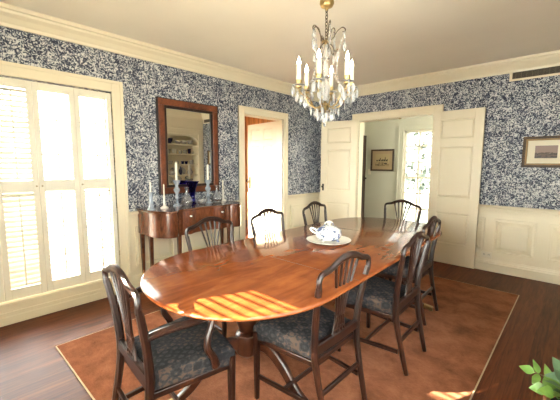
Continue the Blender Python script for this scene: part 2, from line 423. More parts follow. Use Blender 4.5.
run('baseboard_front', base, 'front', 0, XR, 0); run('baseboard_right', base, 'right', YF, -1.07, 0)
def raised_panel(b, wall, s0, s1, z0, z1, w=.024, d=.026):
    def bx(a0, a1, h0, h1, o0, o1):
        if wall == 'left': b.box(o0, o1, a0, a1, h0, h1)
        elif wall == 'back': b.box(a0, a1, -o1, -o0, h0, h1)
    bx(s0, s1, z1-w, z1, 0, d); bx(s0, s1, z0, z0+w, 0, d); bx(s0, s0+w, z0+w, z1-w, 0, d); bx(s1-w, s1, z0+w, z1-w, 0, d)
    m = w+.028
    P = lambda a, h, o: ((o, a, h) if wall == 'left' else (a, -o, h))
    q = lambda e, o: [P(s0+e, z0+e, o), P(s1-e, z0+e, o), P(s1-e, z1-e, o), P(s0+e, z1-e, o)]
    b.loft([q(w+.010, .001), q(m+.022, .020)])
b = MB()
for s0, s1 in ((2.07, 2.56), (2.66, 3.07), (3.18, 3.44), (.06, .6)): raised_panel(b, 'back', s0, s1, .24, .66)
struct(b.build('trim_10', 'cream', bevel=.003, smooth=False))
b = MB()
for s0, s1 in ((-3.24, -2.8), (-2.71, -2.27), (-2.18, -1.9), (-.76, -.1)): raised_panel(b, 'left', s0, s1, .24, .66)
struct(b.build('trim_11', 'cream', bevel=.003, smooth=False))

def casing(name, wall, s0, s1, z0, z1, w=.105, sill=False, bottom=False):
    """door or window casing: stepped boards round an opening"""
    b = MB()
    def bx(a0, a1, h0, h1, o):
        if wall == 'left': b.box(0, o, a0, a1, h0, h1)
        elif wall == 'back': b.box(a0, a1, -o, 0, h0, h1)
        elif wall == 'front': b.box(a0, a1, YF, YF+o, h0, h1)
        elif wall == 'right': b.box(XR-o, XR, a0, a1, h0, h1)
    zb = z0-w if bottom else z0
    for (o, i0, i1) in ((.020, 0, w), (.032, w-.03, w), (.026, 0, .018)):
        bx(s0-i1, s0-i0, zb, z1+i1, o); bx(s1+i0, s1+i1, zb, z1+i1, o); bx(s0-i0, s1+i0, z1+i0, z1+i1, o)
        if bottom: bx(s0-i0, s1+i0, z0-i1, z0-i0, o)
    if bottom: bx(s0-w, s1+w, z0-.02, z0+.005, .045)
    return struct(b.build(name, 'cream', bevel=.004, smooth=False))
casing('trim_12', 'left', -1.73, -.945, 0, 1.985, .097)
casing('trim_13', 'back', .77, 1.89, 0, 1.99, .112)
casing('trim_14', 'front', WX0, WX1, WZ0, WZ1, bottom=True)
casing('trim_15', 'right', RW0, RW1, .5, 2.0, bottom=True)
w1 = casing('window_1', 'left', -4.62, -3.41, .18, 2.0, .105, bottom=True)

# sashes with panes: window_1 and the unseen windows that light the room
def sash(parent_name, axis, pos, s0, s1, z0, z1, nx, nz, parent=None, fw=.045, mw=.016, mat='shutter'):
    b = MB(); g = MB()
    def bx(B, a0, a1, h0, h1, d):
        if axis == 'x': B.box(pos-d, pos+d, a0, a1, h0, h1)
        else: B.box(a0, a1, pos-d, pos+d, h0, h1)
    for a0, a1, h0, h1 in ((s0, s1, z0, z0+fw), (s0, s1, z1-fw, z1), (s0, s0+fw, z0, z1), (s1-fw, s1, z0, z1)): bx(b, a0, a1, h0, h1, .018)
    zm = (z0+z1)/2; bx(b, s0, s1, zm-.02, zm+.02, .02)
    for i in range(1, nx): a = s0+fw+(s1-s0-2*fw)*i/nx; bx(b, a-mw/2, a+mw/2, z0, z1, .012)
    for i in range(1, nz):
        h = z0+(z1-z0)*i/nz
        if abs(h-zm) > .05: bx(b, s0, s1, h-mw/2, h+mw/2, .012)
    bx(g, s0+.01, s1-.01, z0+.01, z1-.01, .002)
    f = b.build('window_frame' if parent else parent_name, mat, parent, smooth=False)
    g.build('window_pane', 'pane', f, smooth=False)
    if not parent: struct(f)
    return f
sash('', 'x', -.09, -4.62, -3.41, .18, 2.0, 4, 6, w1)
sash('window_2', 'y', YF-.09, WX0, WX1, WZ0, WZ1, 4, 4)
sash('window_right_added', 'x', XR+.09, RW0, RW1, .5, 2.0, 4, 4)

# ---------------------------------------------------------------- louvered shutters
def shutter(label, y0, y1, z0, z1, tilt, loc_x=-.012, axis='left', pitch=.040, blade=.046, zm=(1.075, 1.175), stile=.042, knob=None, rods=True, top=.065, group=None, low=None):
    """one hinged panel; local x = across (0..w), y = depth, z up"""
    w = y1-y0
    if axis == 'left': root = thing('louvered_shutter', label, 'shutter', (loc_x, y0, 0), PI/2, group)
    else: root = thing('louvered_shutter', label, 'shutter', (y0, loc_x, 0), 0, group)
    b = MB(); d = .014
    b.box(.001, stile, -d, d, z0, z1); b.box(w-stile, w-.001, -d, d, z0, z1)
    b.box(stile, w-stile, -d, d, z0, z0+.09); b.box(stile, w-stile, -d, d, z1-top, z1)
    if zm: b.box(stile, w-stile, -d, d, *zm)
    b.build('frame', 'shutter', root, bevel=.003, smooth=False)
    secs = [(z0+.09, zm[0]), (zm[1], z1-top)] if zm else [(z0+.09, z1-top)]
    for si, (a, e) in enumerate(secs):
        pt_, bl_, tl_ = low if (low and si == 0) else (pitch, blade, tilt)
        n = max(1, int((e-a)/pt_)); l = MB()
        for i in range(n):
            zc = a+(e-a)*(i+.5)/n; h = bl_/2; t = .0035 if bl_ > .03 else .0025
            dy, dz = h*cos(tl_), h*sin(tl_)
            ny, nz = -sin(tl_)*t, cos(tl_)*t
            r = [(dy, dz), (ny, nz), (-dy, -dz), (-ny, -nz)]
            l.loft([[(x, p[0], zc+p[1]) for p in r] for x in (stile-.002, w-stile+.002)])
        l.build('louvers', 'shutter', root, smooth=False)
        if rods:
            MB().box(w/2-.005, w/2+.005, -.036, -.026, a+.02, e-.02).build('tilt_rod', 'shutter', root, smooth=False)
    if knob is not None:
        kx = .02 if knob == 0 else w-.02
        MB().sweep([(kx, -d, 1.125), (kx, -d-.006, 1.125), (kx, -d-.018, 1.125)], [(.007*cos(i*PI/4), .007*sin(i*PI/4)) for i in range(8)], (0, 0, 1), [.5, .6, 1], [.5, .6, 1]).build('knob', 'brass', root)
    return root
# local +x runs along +y of the room; the room side is local -y after the quarter turn
g1 = 'louvered shutters of the big left window'
sh = [('white louvered shutter panel at the left picture edge', -4.615, -4.315, .72, 1),
      ('white louvered shutter panel with visible half-closed slats, second from left picture edge', -4.315, -4.03, .78, 1),
      ('bright white louvered shutter panel between the half-closed panel and the panel by the casing', -4.03, -3.725, .18, 0),
      ('bright white louvered shutter panel hinged on the right casing', -3.725, -3.412, .15, 0)]
for lab, y0, y1, tl, kn in sh: shutter(lab, y0, y1, .19, 1.985, tl, knob=kn, group=g1)
for z in (.42, .9, 1.35, 1.82):
    MB().tube([(.012, -3.408, z-.025), (.012, -3.408, z+.025)], .005, 8).build('hinge', 'brass', w1)
for i in range(4):
    x0, x1 = ((1.51, 1.915), (1.915, 2.40), (2.40, 2.85), (2.85, 3.29))[i]
    shutter('white louvered shutter panel of the sunny window behind the camera', x0, x1, WZ0+.01, WZ1-.01, -.12 if i < 1 else .1, YF-.03, 'front', pitch=.030, blade=.026 if i < 1 else .05, zm=(1.34, 1.40), rods=False, top=.05, group='shutters of the sunny window', low=(.030, .050, .1))

# ---------------------------------------------------------------- doors
def door_leaf(name, w, h, rows, cols, mat='cream', th=.036):
    """leaf hinged at local x=0, spans +x; panels recessed both sides"""
    b = MB(); t = th/2; st = .10 if cols == 1 else .095
    zs = sorted({0, h}|{z for r in rows for z in r})
    b.box(0, st, -t, t, 0, h); b.box(w-st, w, -t, t, 0, h)
    xs = [(st+(w-2*st)*i/cols, st+(w-2*st)*(i+1)/cols) for i in range(cols)]
    m = .0 if cols == 1 else .045
    prev = 0
    for z0, z1 in rows:
        b.box(st, w-st, -t, t, prev, z0); prev = z1
        for i in range(1, cols): b.box(xs[i][0]-m, xs[i][0]+m, -t, t, z0, z1)
        for i, (a0, a1) in enumerate(xs):
            a0 += m if i > 0 else 0; a1 -= m if i < cols-1 else 0
            b.box(a0, a1, -.006, .006, z0, z1)
            for sgn in (-1, 1):
                q = lambda e, o: [(a0+e, sgn*o, z0+e), (a1-e, sgn*o, z0+e), (a1-e, sgn*o, z1-e), (a0+e, sgn*o, z1-e)]
                b.loft([q(.012, .006), q(.03, .013)])
                b.loft([q(0, t-.001), q(.012, .007)], cap=False)
    b.box(st, w-st, -t, t, prev, h)
    return struct(b.build(name, mat, smooth=False, bevel=.002))
rows3 = [(.27, .68), (.885, 1.54), (1.645, 1.885)]
def knob_at(parent, x, z, side, mat='iron', plate=(.028, .11)):
    b = MB(); y = side*.018
    b.box(x-plate[0]/2, x+plate[0]/2, min(y, y+side*.005), max(y, y+side*.005), z-plate[1]/2, z+plate[1]/2)
    b.sweep([(x, y, z+.012), (x, y+side*.02, z+.012), (x, y+side*.03, z+.012), (x, y+side*.045, z+.012), (x, y+side*.052, z+.012)],
            [(cos(i*PI/6), sin(i*PI/6)) for i in range(12)], (0, 0, 1), [.007, .007, .018, .018, .009], [.007, .007, .018, .018, .009])
    b.build('door_handle', mat, parent)
d1 = door_leaf('door_1', .585, 1.995, rows3, 1); d1.location = (.765, -.035, .008); d1.rotation_euler.z = PI+rad(18.5)
knob_at(d1, .54, .93, 1)
d2 = door_leaf('door_2', .595, 1.995, rows3, 1); d2.location = (1.895, -.052, .008); d2.rotation_euler.z = -rad(1.5)
d3 = door_leaf('door_3', .76, 1.965, [(.25, .78), (.93, 1.60), (1.69, 1.88)], 2, 'cream'); d3.location = (-.13, -.925, .01); d3.rotation_euler.z = PI-rad(6)
knob_at(d3, .70, .98, 1, 'brass', (.05, .2)); 
MB().tube([(.765, 0, 1.03), (.80, .0, 1.04), (.82, 0, 1.02), (.825, 0, .99)], .009, 8, (0, 1, 0)).build('door_latch', 'iron', d3)
# jamb linings
b = MB()
b.box(-T-.01, -.001, -.953, -.94, 0, 1.985); b.box(-T-.01, -.001, -1.735, -1.722, 0, 1.985); b.box(-T-.01, -.001, -1.735, -.94, 1.977, 1.99)
b.box(.765, .778, .001, T+.01, 0, 1.99); b.box(1.882, 1.895, .001, T+.01, 0, 1.99); b.box(.765, 1.895, .001, T+.01, 1.982, 1.995)
struct(b.build('trim_16', 'cream', smooth=False))
b = MB(); b.box(1.385, 1.415, .03, .06, 1.97, 1.983); 
struct(b.build('trim_19', 'brass', smooth=False))     # ball catch in the lintel

# ---------------------------------------------------------------- hall beyond the double doors
HY = 1.72
HW0, HW1 = .79, 1.62
def boxes(name, lst, mat):
    b = MB()
    for l in lst: b.box(*l)
    return struct(b.build(name, mat, smooth=False))
boxes('wall_hall_back', [(-.17, HW0, HY, HY+T, 0, ZC), (HW0, HW1, HY, HY+T, 0, .15), (HW0, HW1, HY, HY+T, 1.97, ZC), (HW1, 4.2, HY, HY+T, 0, ZC)], 'hall')
boxes('wall_hall_left', [(-.17, -.05, T, HY, 0, ZC)], 'hall')
boxes('wall_hall_right', [(4.08, 4.2, T, .35, 0, ZC), (4.08, 4.2, 1.45, HY, 0, ZC), (4.08, 4.2, .35, 1.45, 0, .35), (4.08, 4.2, .35, 1.45, 2.05, ZC)], 'hall')
sash('window_hall_added', 'x', 4.14, .35, 1.45, .35, 2.05, 3, 4)  # unseen opening added so sky light reaches the hall's far wall
boxes('wall_hall_near', [(-.17, .655, T, T+.012, 0, ZC), (2.0, 4.1, T, T+.012, 0, ZC), (.655, 2.0, T, T+.012, 2.1, ZC)], 'hall')
struct(MB().box(-.17, 4.2, T, HY+T, ZC, ZC+.1).build('ceiling_hall', 'ceiling', smooth=False))
b = MB(); b.loft([[(x, HY-o, ZC+h) for o, h in crown] for x in (-.05, 4.08)]); struct(b.build('trim_20', 'hall', smooth=False))
b = MB()
for (o, i0, i1) in ((.02, 0, .10), (.03, .075, .10)):
    b.box(HW0-i1, HW0-i0, HY-o, HY, .05, 1.97+i1); b.box(HW1+i0, HW1+i1, HY-o, HY, .05, 1.97+i1); b.box(HW0, HW1, HY-o, HY, 1.97+i0, 1.97+i1)
b.box(HW0-.12, HW1+.12, HY-.05, HY, .12, .15)
hw = struct(b.build('window_4', 'hall', smooth=False, bevel=.003))
sash('', 'y', HY+.05, HW0, HW1, .15, 1.97, 3, 6, hw, fw=.045, mw=.024)
d4 = door_leaf('door_4', .62, 1.90, [(.2, .85), (.98, 1.75)], 1, 'darkdoor'); d4.location = (-.037, 1.03, .01); d4.rotation_euler.z = rad(85)
knob_at(d4, .575, 1.0, -1, 'iron')
def framed(name, label, cx, cz, w, h, y, fw, matw, frame_m, board_m, art_m, depth=.022, art=None):
    r = thing(name, label, 'picture', (cx, y, cz-h/2))
    b = MB(); o = h/2
    for k, (e0, e1, d) in enumerate(((0, fw, depth*.7), (0, fw*.35, depth), (fw*.8, fw, depth*.8))):
        b.box(-w/2+e0, w/2-e0, -d, 0, h-e1, h-e0); b.box(-w/2+e0, w/2-e0, -d, 0, e0, e1)
        b.box(-w/2+e0, -w/2+e1, -d, 0, e1, h-e1); b.box(w/2-e1, w/2-e0, -d, 0, e1, h-e1)
    b.build('picture_frame', frame_m, r, bevel=.003, smooth=False)
    if frame_m == 'goldframe':
        b = MB(); e0, e1, d = fw*.62, fw*1.02, depth*.62
        b.box(-w/2+e0, w/2-e0, -d-.006, -.002, h-e1, h-e0); b.box(-w/2+e0, w/2-e0, -d-.006, -.002, e0, e1)
        b.box(-w/2+e0, -w/2+e1, -d-.006, -.002, e1, h-e1); b.box(w/2-e1, w/2-e0, -d-.006, -.002, e1, h-e1)
        b.build('gilt_slip', 'dullgold', r, bevel=.002, smooth=False)
    MB().box(-w/2+fw*.9, w/2-fw*.9, -.006, -.001, fw*.9, h-fw*.9).build('mat_board', board_m, r, smooth=False)
    x0, x1, z0, z1 = art
    a = MB().box(x0, x1, -.009, -.006, z0, z1).build('print', art_m, r, smooth=False)
    return r, a
framed('framed_picture', 'small dark framed sporting print in a tan mat on the hallway wall', .367, 1.40, .50, .445, HY-.002, .035, 0, 'darkframe', 'tanboard', 'paint2', art=(-.15, .15, .10, .345))
hp = bpy.data.objects['framed_picture']
b = MB()
for x, s in ((-.11, .75), (-.055, 1), (.0, .9), (.05, 1.05), (.10, .9)):
    b.box(x-.022*s, x+.018*s, -.0105, -.009, .205, .205+.03*s); b.box(x+.008*s, x+.022*s, -.0105, -.009, .22, .26*s+.01)
    b.box(x-.018*s, x-.013*s, -.0105, -.009, .165, .21); b.box(x+.010*s, x+.015*s, -.0105, -.009, .165, .21)
b.box(.045, .105, -.0105, -.009, .145, .165)
b.build('printed_horses', 'ebony', hp, smooth=False)
sw = thing('light_switch', 'cream light switch plate on the hallway wall beside the framed print', 'switch', (.088, HY-.001, 1.10))
MB().box(-.035, .035, -.006, 0, 0, .115).build('switch_plate', 'plate', sw, bevel=.002)
MB().box(-.006, .006, -.016, -.006, .045, .07).build('toggle', 'plate', sw)

# ---------------------------------------------------------------- pine den beyond the left door
DW = (-2.0, -.75)
boxes('wall_den_back', [(-3.3, -T, .35, .45, 0, ZC)], 'pine')
boxes('wall_den_left', [(-3.4, -3.3, -2.5, .45, 0, ZC)], 'pine')
boxes('wall_den_front', [(-3.3, DW[0], -2.5, -2.4, 0, ZC), (DW[1], -T, -2.5, -2.4, 0, ZC), (DW[0], DW[1], -2.5, -2.4, 1.8, ZC), (DW[0], DW[1], -2.5, -2.4, 0, .25)], 'pine')
boxes('wall_den_right', [(-T-.012, -T, -2.4, -1.83, 0, ZC), (-T-.012, -T, -.84, .35, 0, ZC), (-T-.012, -T, -1.83, -.84, 2.08, ZC)], 'pine')
struct(MB().box(-3.3, -T, -2.5, .45, ZC, ZC+.1).build('ceiling_den', 'ceiling', smooth=False))
sash('window_5', 'y', -2.45, DW[0], DW[1], .25, 1.8, 4, 4)

# ---------------------------------------------------------------- outdoors seen through the hall window
struct(MB().box(-14, 16, 2.0, 40, -.45, -.4).build('ground', 'lawn', smooth=False))
struct(MB().box(-25, -3.5, -25, 2.0, -.45, -.4).build('ground_side', 'lawn', smooth=False))
def tree(label, x, y, h, r, n, seed):
    rn = random.Random(seed); t = thing('tree', label, 'tree', (x, y, -.4), 0, 'trees outside the hall window')
    b = MB(); b.tube([(0, 0, 0), (.05, .02, h*.4), (-.03, .05, h*.8)], .11, 8, (1, 0, 0), [1, .8, .35])
    for i in range(7):
        a = rn.uniform(0, 2*PI); z = rn.uniform(.3, .7)*h
        b.tube([(0, 0, z), (cos(a)*r*.5, sin(a)*r*.5, z+h*.1), (cos(a)*r*.85, sin(a)*r*.85, z+h*.22)], .03, 6, (0, 0, 1), [1, .7, .3])
    b.build('trunk', 'bark', t)
    b = MB()
    for i in range(n):
        a = rn.uniform(0, 2*PI); u = rn.random()**.5; ph = rn.uniform(-1, 1)
        c = Vector((cos(a)*r*u*math.sqrt(1-ph*ph*.8), sin(a)*r*u*math.sqrt(1-ph*ph*.8), h*.62+ph*h*.4))
        d = Vector((rn.uniform(-1, 1), rn.uniform(-1, 1), rn.uniform(-1, 1))).normalized()*.11
        e = d.orthogonal().normalized()*.06; 
        b.face([b.bm.verts.new(p) for p in (c-d, c+e, c+d, c-e)])
    b.build('foliage', 'treeleaf', t, smooth=False)
tree('leafy tree outside the hall window, filling its left panes', -.5, 6.2, 4.2, 1.3, 520, 3)
tree('leafy tree outside the hall window, behind the right panes', .75, 8.2, 3.4, 1.2, 420, 5)

boxes('sun_block_wall', [(-1.25, -T, -5.45, -5.2, -.4, 3.6)], 'cream')     # unseen wall added to keep the sun off the left window
# ---------------------------------------------------------------- rug
rug = thing('area_rug', 'large rust brown area rug with pale bound edge under the dining table', 'rug', (0, 0, 0))
MB().box(.70, 3.02, -4.135, -.72, .0005, .011).build('pile', 'rug', rug, bevel=.003)
b = MB(); e = .012
for q in ((.693, .701, -4.143, -.712), (3.019, 3.027, -4.143, -.712)): b.box(q[0], q[1], q[2], q[3], .0005, .010)
for q in ((-4.143, -4.134), (-.721, -.712)): b.box(.693, 3.027, q[0], q[1], .0005, .010)
b.build('edge_binding', 'binding', rug, bevel=.003)
RZ = .0115

# ---------------------------------------------------------------- dining table
TZ = .72; TX, TY0, TY1 = 2.01, -4.035, -1.20
def table_outline(k=0., n=28):
    a = .580-k; be = .575-k; p = 2.12; pts = []
    for i in range(n+1):                                # near end
        t = PI+PI*i/n; c, s = cos(t), sin(t)
        pts.append((a*math.copysign(abs(c)**(2/p), c), TY0+.575+be*math.copysign(abs(s)**(2/p), s)-.05*a*c*max(0, -s)))
    for i in range(n+1):
        t = PI*i/n; c, s = cos(t), sin(t)
        pts.append(((a-.026)*math.copysign(abs(c)**(2/p), c)-.026, TY1-.575+be*math.copysign(abs(s)**(2/p), s)))
    return pts
YC = (TY0+TY1)/2
table = thing('dining_table', 'long polished mahogany dining table with rounded ends on pedestal legs', 'table', (TX, YC, RZ))
L = lambda k, z: [(x, y-YC, z-RZ) for x, y in table_outline(k)]
MB().loft([L(.012, TZ-.024), L(.004, TZ-.022), L(0, TZ-.015), L(.001, TZ-.008), L(.006, TZ-.003), L(.012, TZ)]).build('tabletop', 'table', table)
for y in (-2.06, -3.20): MB().box(-.57, .57, y-YC-.0012, y-YC+.0012, TZ-RZ-.001, TZ-RZ+.0004).build('leaf_seam', 'ebony', table, smooth=False)
b = MB(); inn = [(x*.86, y) for x, y in [(p[0], p[1]-YC) for p in table_outline(.10)]]
b.prism(inn, TZ-RZ-.05, TZ-RZ-.023); b.build('underframe', 'pedestal', table)
for py in (-3.47, -1.78):
    b = MB(); y = py-YC
    b.lathe([(.075, .66), (.08, .64), (.045, .62), (.04, .585), (.06, .565), (.062, .55), (.04, .535), (.045, .50), (.06, .44), (.064, .40), (.05, .36), (.046, .34), (.066, .325), (.07, .31), (.07, .22), (.055, .20), (.02, .175)], 0, y, -RZ+.01, 24)
    ped = b.build('pedestal_column', 'pedestal', table)
    for k in range(3):
        a = rad(250)+k*2*PI/3
        d = Vector((cos(a), sin(a), 0)); up = Vector((0, 0, 1))
        prof = spline([(.05, .27), (.14, .275), (.24, .20), (.33, .09), (.41, .035), (.47, .028)], 6)
        pts = [(d.x*p[0], y+d.y*p[0], p[1]) for p in [(q.x, q.y) for q in [Vector((u, v)) for u, v in [(s[0], s[1]) for s in prof]]]]
        n = len(pts); sa = [1.25-.75*i/(n-1) for i in range(n)]
        b = MB(); b.sweep(pts, rect(.062, .04, .2), d.cross(up), sa, [1-.3*i/(n-1) for i in range(n)])
        leg = b.build('leg', 'pedestal', table)
        b = MB(); b.sweep([(d.x*r, y+d.y*r, z) for r, z in ((.425, .033), (.47, .026), (.50, .020))], rect(.038, .036, .2), d.cross(up))
        b.box(d.x*.485-.014, d.x*.485+.014, y+d.y*.485-.014, y+d.y*.485+.014, .0005, .014)
        b.build('brass_caster', 'brass', leg)

# ---------------------------------------------------------------- chairs
def chair_back(root, lift=0., arm=False):
    """posts, crest, splat; local +y is the way the sitter faces"""
    for s in (-1, 1):
        pts = spline([(s*.174, .0, .002), (s*.180, .035, .15), (s*.187, .066, .30), (s*.192, .078, .42), (s*.200, .070, .55), (s*.214, .050, .68), (s*.223, .036, .755)], 5)
        n = len(pts)
        sa = [.80+.35*min(1, i/(n*.45)) if i < n*.5 else 1.15-.35*(i-n*.5)/(n*.5) for i in range(n)]
        b = MB(); b.sweep(pts, rect(.033, .028, .3), (1, 0, 0), sa)
        b.build('back_post', 'chair', root)
    half = [(.221, .036, .735), (.2265, .034, .775), (.221, .033, .797), (.203, .0325, .811), (.172, .031, .817), (.135, .029, .825), (.095, .027, .843), (.05, .025, .857), (0, .0245, .862)]
    pts = spline([(-x, y, z) for x, y, z in half]+[(x, y, z) for x, y, z in half[-2::-1]], 4)
    n = len(pts); sa = [.82+.55*(1-abs(2*i/(n-1)-1))**1.2 for i in range(n)]
    b = MB(); b.sweep(pts, rect(.027, .024, .3), (0, 1, 0), sa)
    b.build('crest_rail', 'chair', root)
    b = MB()
    for i in range(-2, 3):
        u = i/2
        q = spline([(u*.056, .072, .435), (u*.040, .070, .50), (u*.034, .064, .56), (u*.050, .054, .65), (u*.080, .040, .755), (u*.098, .029, .845-.022*u*u)], 5)
        b.sweep(q, rect(.0125, .013, .3), (0, 1, 0), [1.3]+[1]*(len(q)-6)+[1, 1.1, 1.3, 1.6, 2.0])
    # waist tie, upper fan webbing and base of the splat
    b.sweep([(x, .0655, .545+.006*cos(x*30)) for x in (-.043, -.02, 0, .02, .043)], rect(.02, .013, .3), (0, 1, 0))
    b.sweep([(x*.9, .071, .475) for x in (-.05, -.025, 0, .025, .05)], rect(.016, .012, .3), (0, 1, 0))
    b.build('splat', 'chair', root)
    b = MB(); b.sweep([(-.195, .078, .425), (0, .074, .425), (.195, .078, .425)], rect(.055, .028, .2), (0, 1, 0))
    b.build('shoe_rail', 'chair', root)
FW = .235
def chair_seat(root):
    # cushion over the rails: trapezoid with bowed front, domed top
    def edge(k, z):
        pts = []
        y0, y1 = .098+k, .462-k
        wd = lambda y: .182+(FW-.182)*(y-.098)/.364-k
        for i in range(7): y = y0+(y1-y0)*i/6; pts.append((-wd(y), y, z))
        for i in range(1, 10): t = i/10; pts.append((wd(y1)*(2*t-1), y1+.035*(1-(2*t-1)**2)*(1-k/.3), z))
        for i in range(7): y = y1-(y1-y0)*i/6; pts.append((wd(y), y, z))
        for i in range(1, 6): t = i/6; pts.append((wd(y0)*(1-2*t), y0, z))
        return pts
    MB().loft([edge(.004, .350), edge(.0, .357), edge(-.003, .39), edge(-.001, .425), edge(.008, .438), edge(.03, .446), edge(.07, .451), edge(.12, .454), edge(.16, .455)]).build('seat', 'seat', root)
    for s in (-1, 1):
        b = MB(); b.sweep([(s*.222, .452, .002), (s*.222, .452, .20), (s*.222, .452, .40)], rect(.036, .036, .2), (0, 1, 0), [.66, .84, 1], [.66, .84, 1])
        b.build('leg', 'chair', root)
        b = MB(); b.sweep([(s*.183, .055, .135), (s*.219, .445, .135)], rect(.026, .017, .2), (1, 0, 0)); b.build('stretcher', 'chair', root)
    b = MB(); b.sweep([(-.205, .27, .135), (.205, .27, .135)], rect(.024, .017, .2), (0, 1, 0)); b.build('stretcher', 'chair', root)
    b = MB(); b.sweep([(-.186, .052, .20), (.186, .052, .20)], rect(.026, .017, .2), (0, 1, 0)); b.build('stretcher', 'chair', root)
    b = MB(); b.box(-.185, .185, .085, .1, .335, .36); b.sweep([(-.187, .08, .352), (-.222, .45, .352)], rect(.03, .018, .15), (1, 0, 0)); b.sweep([(.187, .08, .352), (.222, .45, .352)], rect(.03, .018, .15), (1, 0, 0)); b.box(-.222, .222, .44, .46, .335, .37)
    b.build('seat_frame', 'chair', root, bevel=.003)
def pose(o, x, y, deg): o.location = (x, y, RZ); o.rotation_euler = (0, 0, rad(deg-90))
G = 'side chairs around the dining table'
side = thing('dining_chair', 'dark mahogany side chair nearest the camera, right of the armchair, sunlit post', 'chair', group=G)
chair_back(side); chair_seat(side); pose(side, 2.595, -3.30, 179.2)
spots = [('dark side chair on the right side of the table, in the middle between two others', 2.674, -2.572, 181.3),
         ('dark side chair on the right side of the table, farthest back, by the open door', 2.535, -1.835, 182.0),
         ('dark side chair at the far end of the table in front of the hall window', 1.815, -.728, -94),
         ('dark side chair behind the tureen, in front of the left white door leaf', 1.123, -1.665, 3.0),
         ('dark side chair on the far left side of the table against the sunlit doorway', 1.146, -2.459, 3.4),
         ('dark side chair in front of the sideboard', 1.171, -3.146, 2.5)]
chairs = [side]
for lab, x, y, a in spots:
    c = copy_tree(side); c['label'] = lab; pose(c, x, y, a); chairs.append(c)
arm = thing('armchair', 'dark mahogany armchair with blue-grey scale-patterned seat at the near end of the table', 'chair')
chair_back(arm); chair_seat(arm); pose(arm, 1.953, -4.184, 84.7)
for s in (-1, 1):
    b = MB()
    q = spline([(s*.205, .066, .615), (s*.222, .11, .632), (s*.250, .19, .646), (s*.258, .27, .648), (s*.246, .34, .640), (s*.236, .372, .622)], 5)
    b.sweep(q, rect(.030, .032, .35), (0, 0, 1), [.9]+[1]*(len(q)-2)+[.7])
    a = b.build('armrest', 'chair', arm)
    b = MB(); q = spline([(s*.243, .350, .636), (s*.238, .338, .59), (s*.238, .320, .54), (s*.240, .318, .49), (s*.238, .345, .44), (s*.232, .362, .385)], 5)
    b.sweep(q, rect(.026, .030, .3), (1, 0, 0), [.8+.55*i/(len(q)-1) for i in range(len(q))]); b.build('arm_support', 'chair', a)

# ---------------------------------------------------------------- tureen on its platter
pl = tag(MB().lathe([(.05, .0), (.085, .0), (.10, .004), (.135, .012), (.168, .024), (.17, .027), (.166, .027), (.13, .016), (.095, .009), (.02, .009)], n=40).build('platter', 'white'), 'round white china platter under the tureen on the dining table', 'platter')
tu_scale = .94
pl.location = (2.0, -2.625, TZ+.0005)
tu = thing('tureen', 'blue and white china tureen with domed lid standing on the white platter', 'tureen', (2.0, -2.625, TZ+.0098), rad(50)); tu.scale = (tu_scale,)*3
ring = lambda rx, ry, z, n=36: [(rx*cos(2*PI*i/n)*(1+.02*cos(8*2*PI*i/n)), ry*sin(2*PI*i/n)*(1+.02*cos(8*2*PI*i/n)), z) for i in range(n)]
b = MB(); b.loft([ring(.05, .045, .012), ring(.075, .066, .016), ring(.098, .086, .035), ring(.108, .094, .060), ring(.104, .091, .082), ring(.107, .094, .092), ring(.098, .086, .093)]); b.build('bowl', 'china', tu)
b = MB(); b.loft([ring(.101, .089, .0935), ring(.099, .087, .099), ring(.082, .072, .116), ring(.05, .045, .129), ring(.016, .016, .135), ring(.012, .012, .142)])
lid = b.build('lid', 'china2', tu)
b = MB(); b.lathe([(.011, .138), (.018, .146), (.022, .155), (.014, .165), (.004, .170)], n=14); b.tube(spline([(-.035, 0, .13), (-.03, .004, .152), (0, 0, .166), (.03, -.004, .152), (.035, 0, .13)], 5), .006, 8, (0, 1, 0)); b.build('finial', 'china2', lid)
for s in (-1,):
    b = MB(); b.tube(spline([(s*.100, 0, .070), (s*.125, 0, .078), (s*.152, 0, .104), (s*.140, 0, .114), (s*.113, 0, .104), (s*.102, 0, .090)], 5), .0068, 8, (0, 1, 0)); b.build('handle', 'white', tu)
for a in (45, 135, 225, 315):
    b = MB(); x, y = .078*cos(rad(a)), .068*sin(rad(a)); b.tube([(x, y, .03), (x*1.1, y*1.1, .012), (x*1.2, y*1.2, .003)], .012, 8, (1, .2, 0), [1, .8, .9]); b.build('foot', 'china', tu)

# ---------------------------------------------------------------- sideboard
SB_Z0, SB_Z1, SY0, SY1 = .595, .86, -3.22, -2.13
def front_x(y):
    """serpentine front: bowed ends, recessed strip, swelling centre"""
    u = (y-SY0)/(SY1-SY0); v = min(u, 1-u)
    if v < .20: t = v/.20; return .345+.12*t+.105*sin(t*PI)**.8
    if v < .235: return .462
    t = (v-.235)/.265; return .455+.03*sin(min(1, t*1.6)*PI)**2-.025*t
def sb_outline(grow=0, n=60, y0=SY0, y1=SY1):
    pts = [(.03, y0-grow), ]
    for i in range(n+1):
        y = y0+(y1-y0)*i/n; g = grow*(1 if 0 < i < n else 0)
        pts.append((front_x(y)+grow, y+(-grow if i == 0 else grow if i == n else 0)))
    pts.append((.03, y1+grow)); return pts
sb = thing('sideboard', 'serpentine-front mahogany sideboard on slender legs under the mirror', 'sideboard', (0, 0, 0))
b = MB(); b.prism(sb_outline(-.004), SB_Z0, SB_Z1-.022); b.build('carcass', 'side', sb)
b = MB()
b.loft([[(x, y, z) for x, y in sb_outline(g)] for g, z in ((.006, SB_Z1-.022), (.012, SB_Z1-.016), (.012, SB_Z1-.006), (.006, SB_Z1))]); b.build('top', 'side_top', sb)
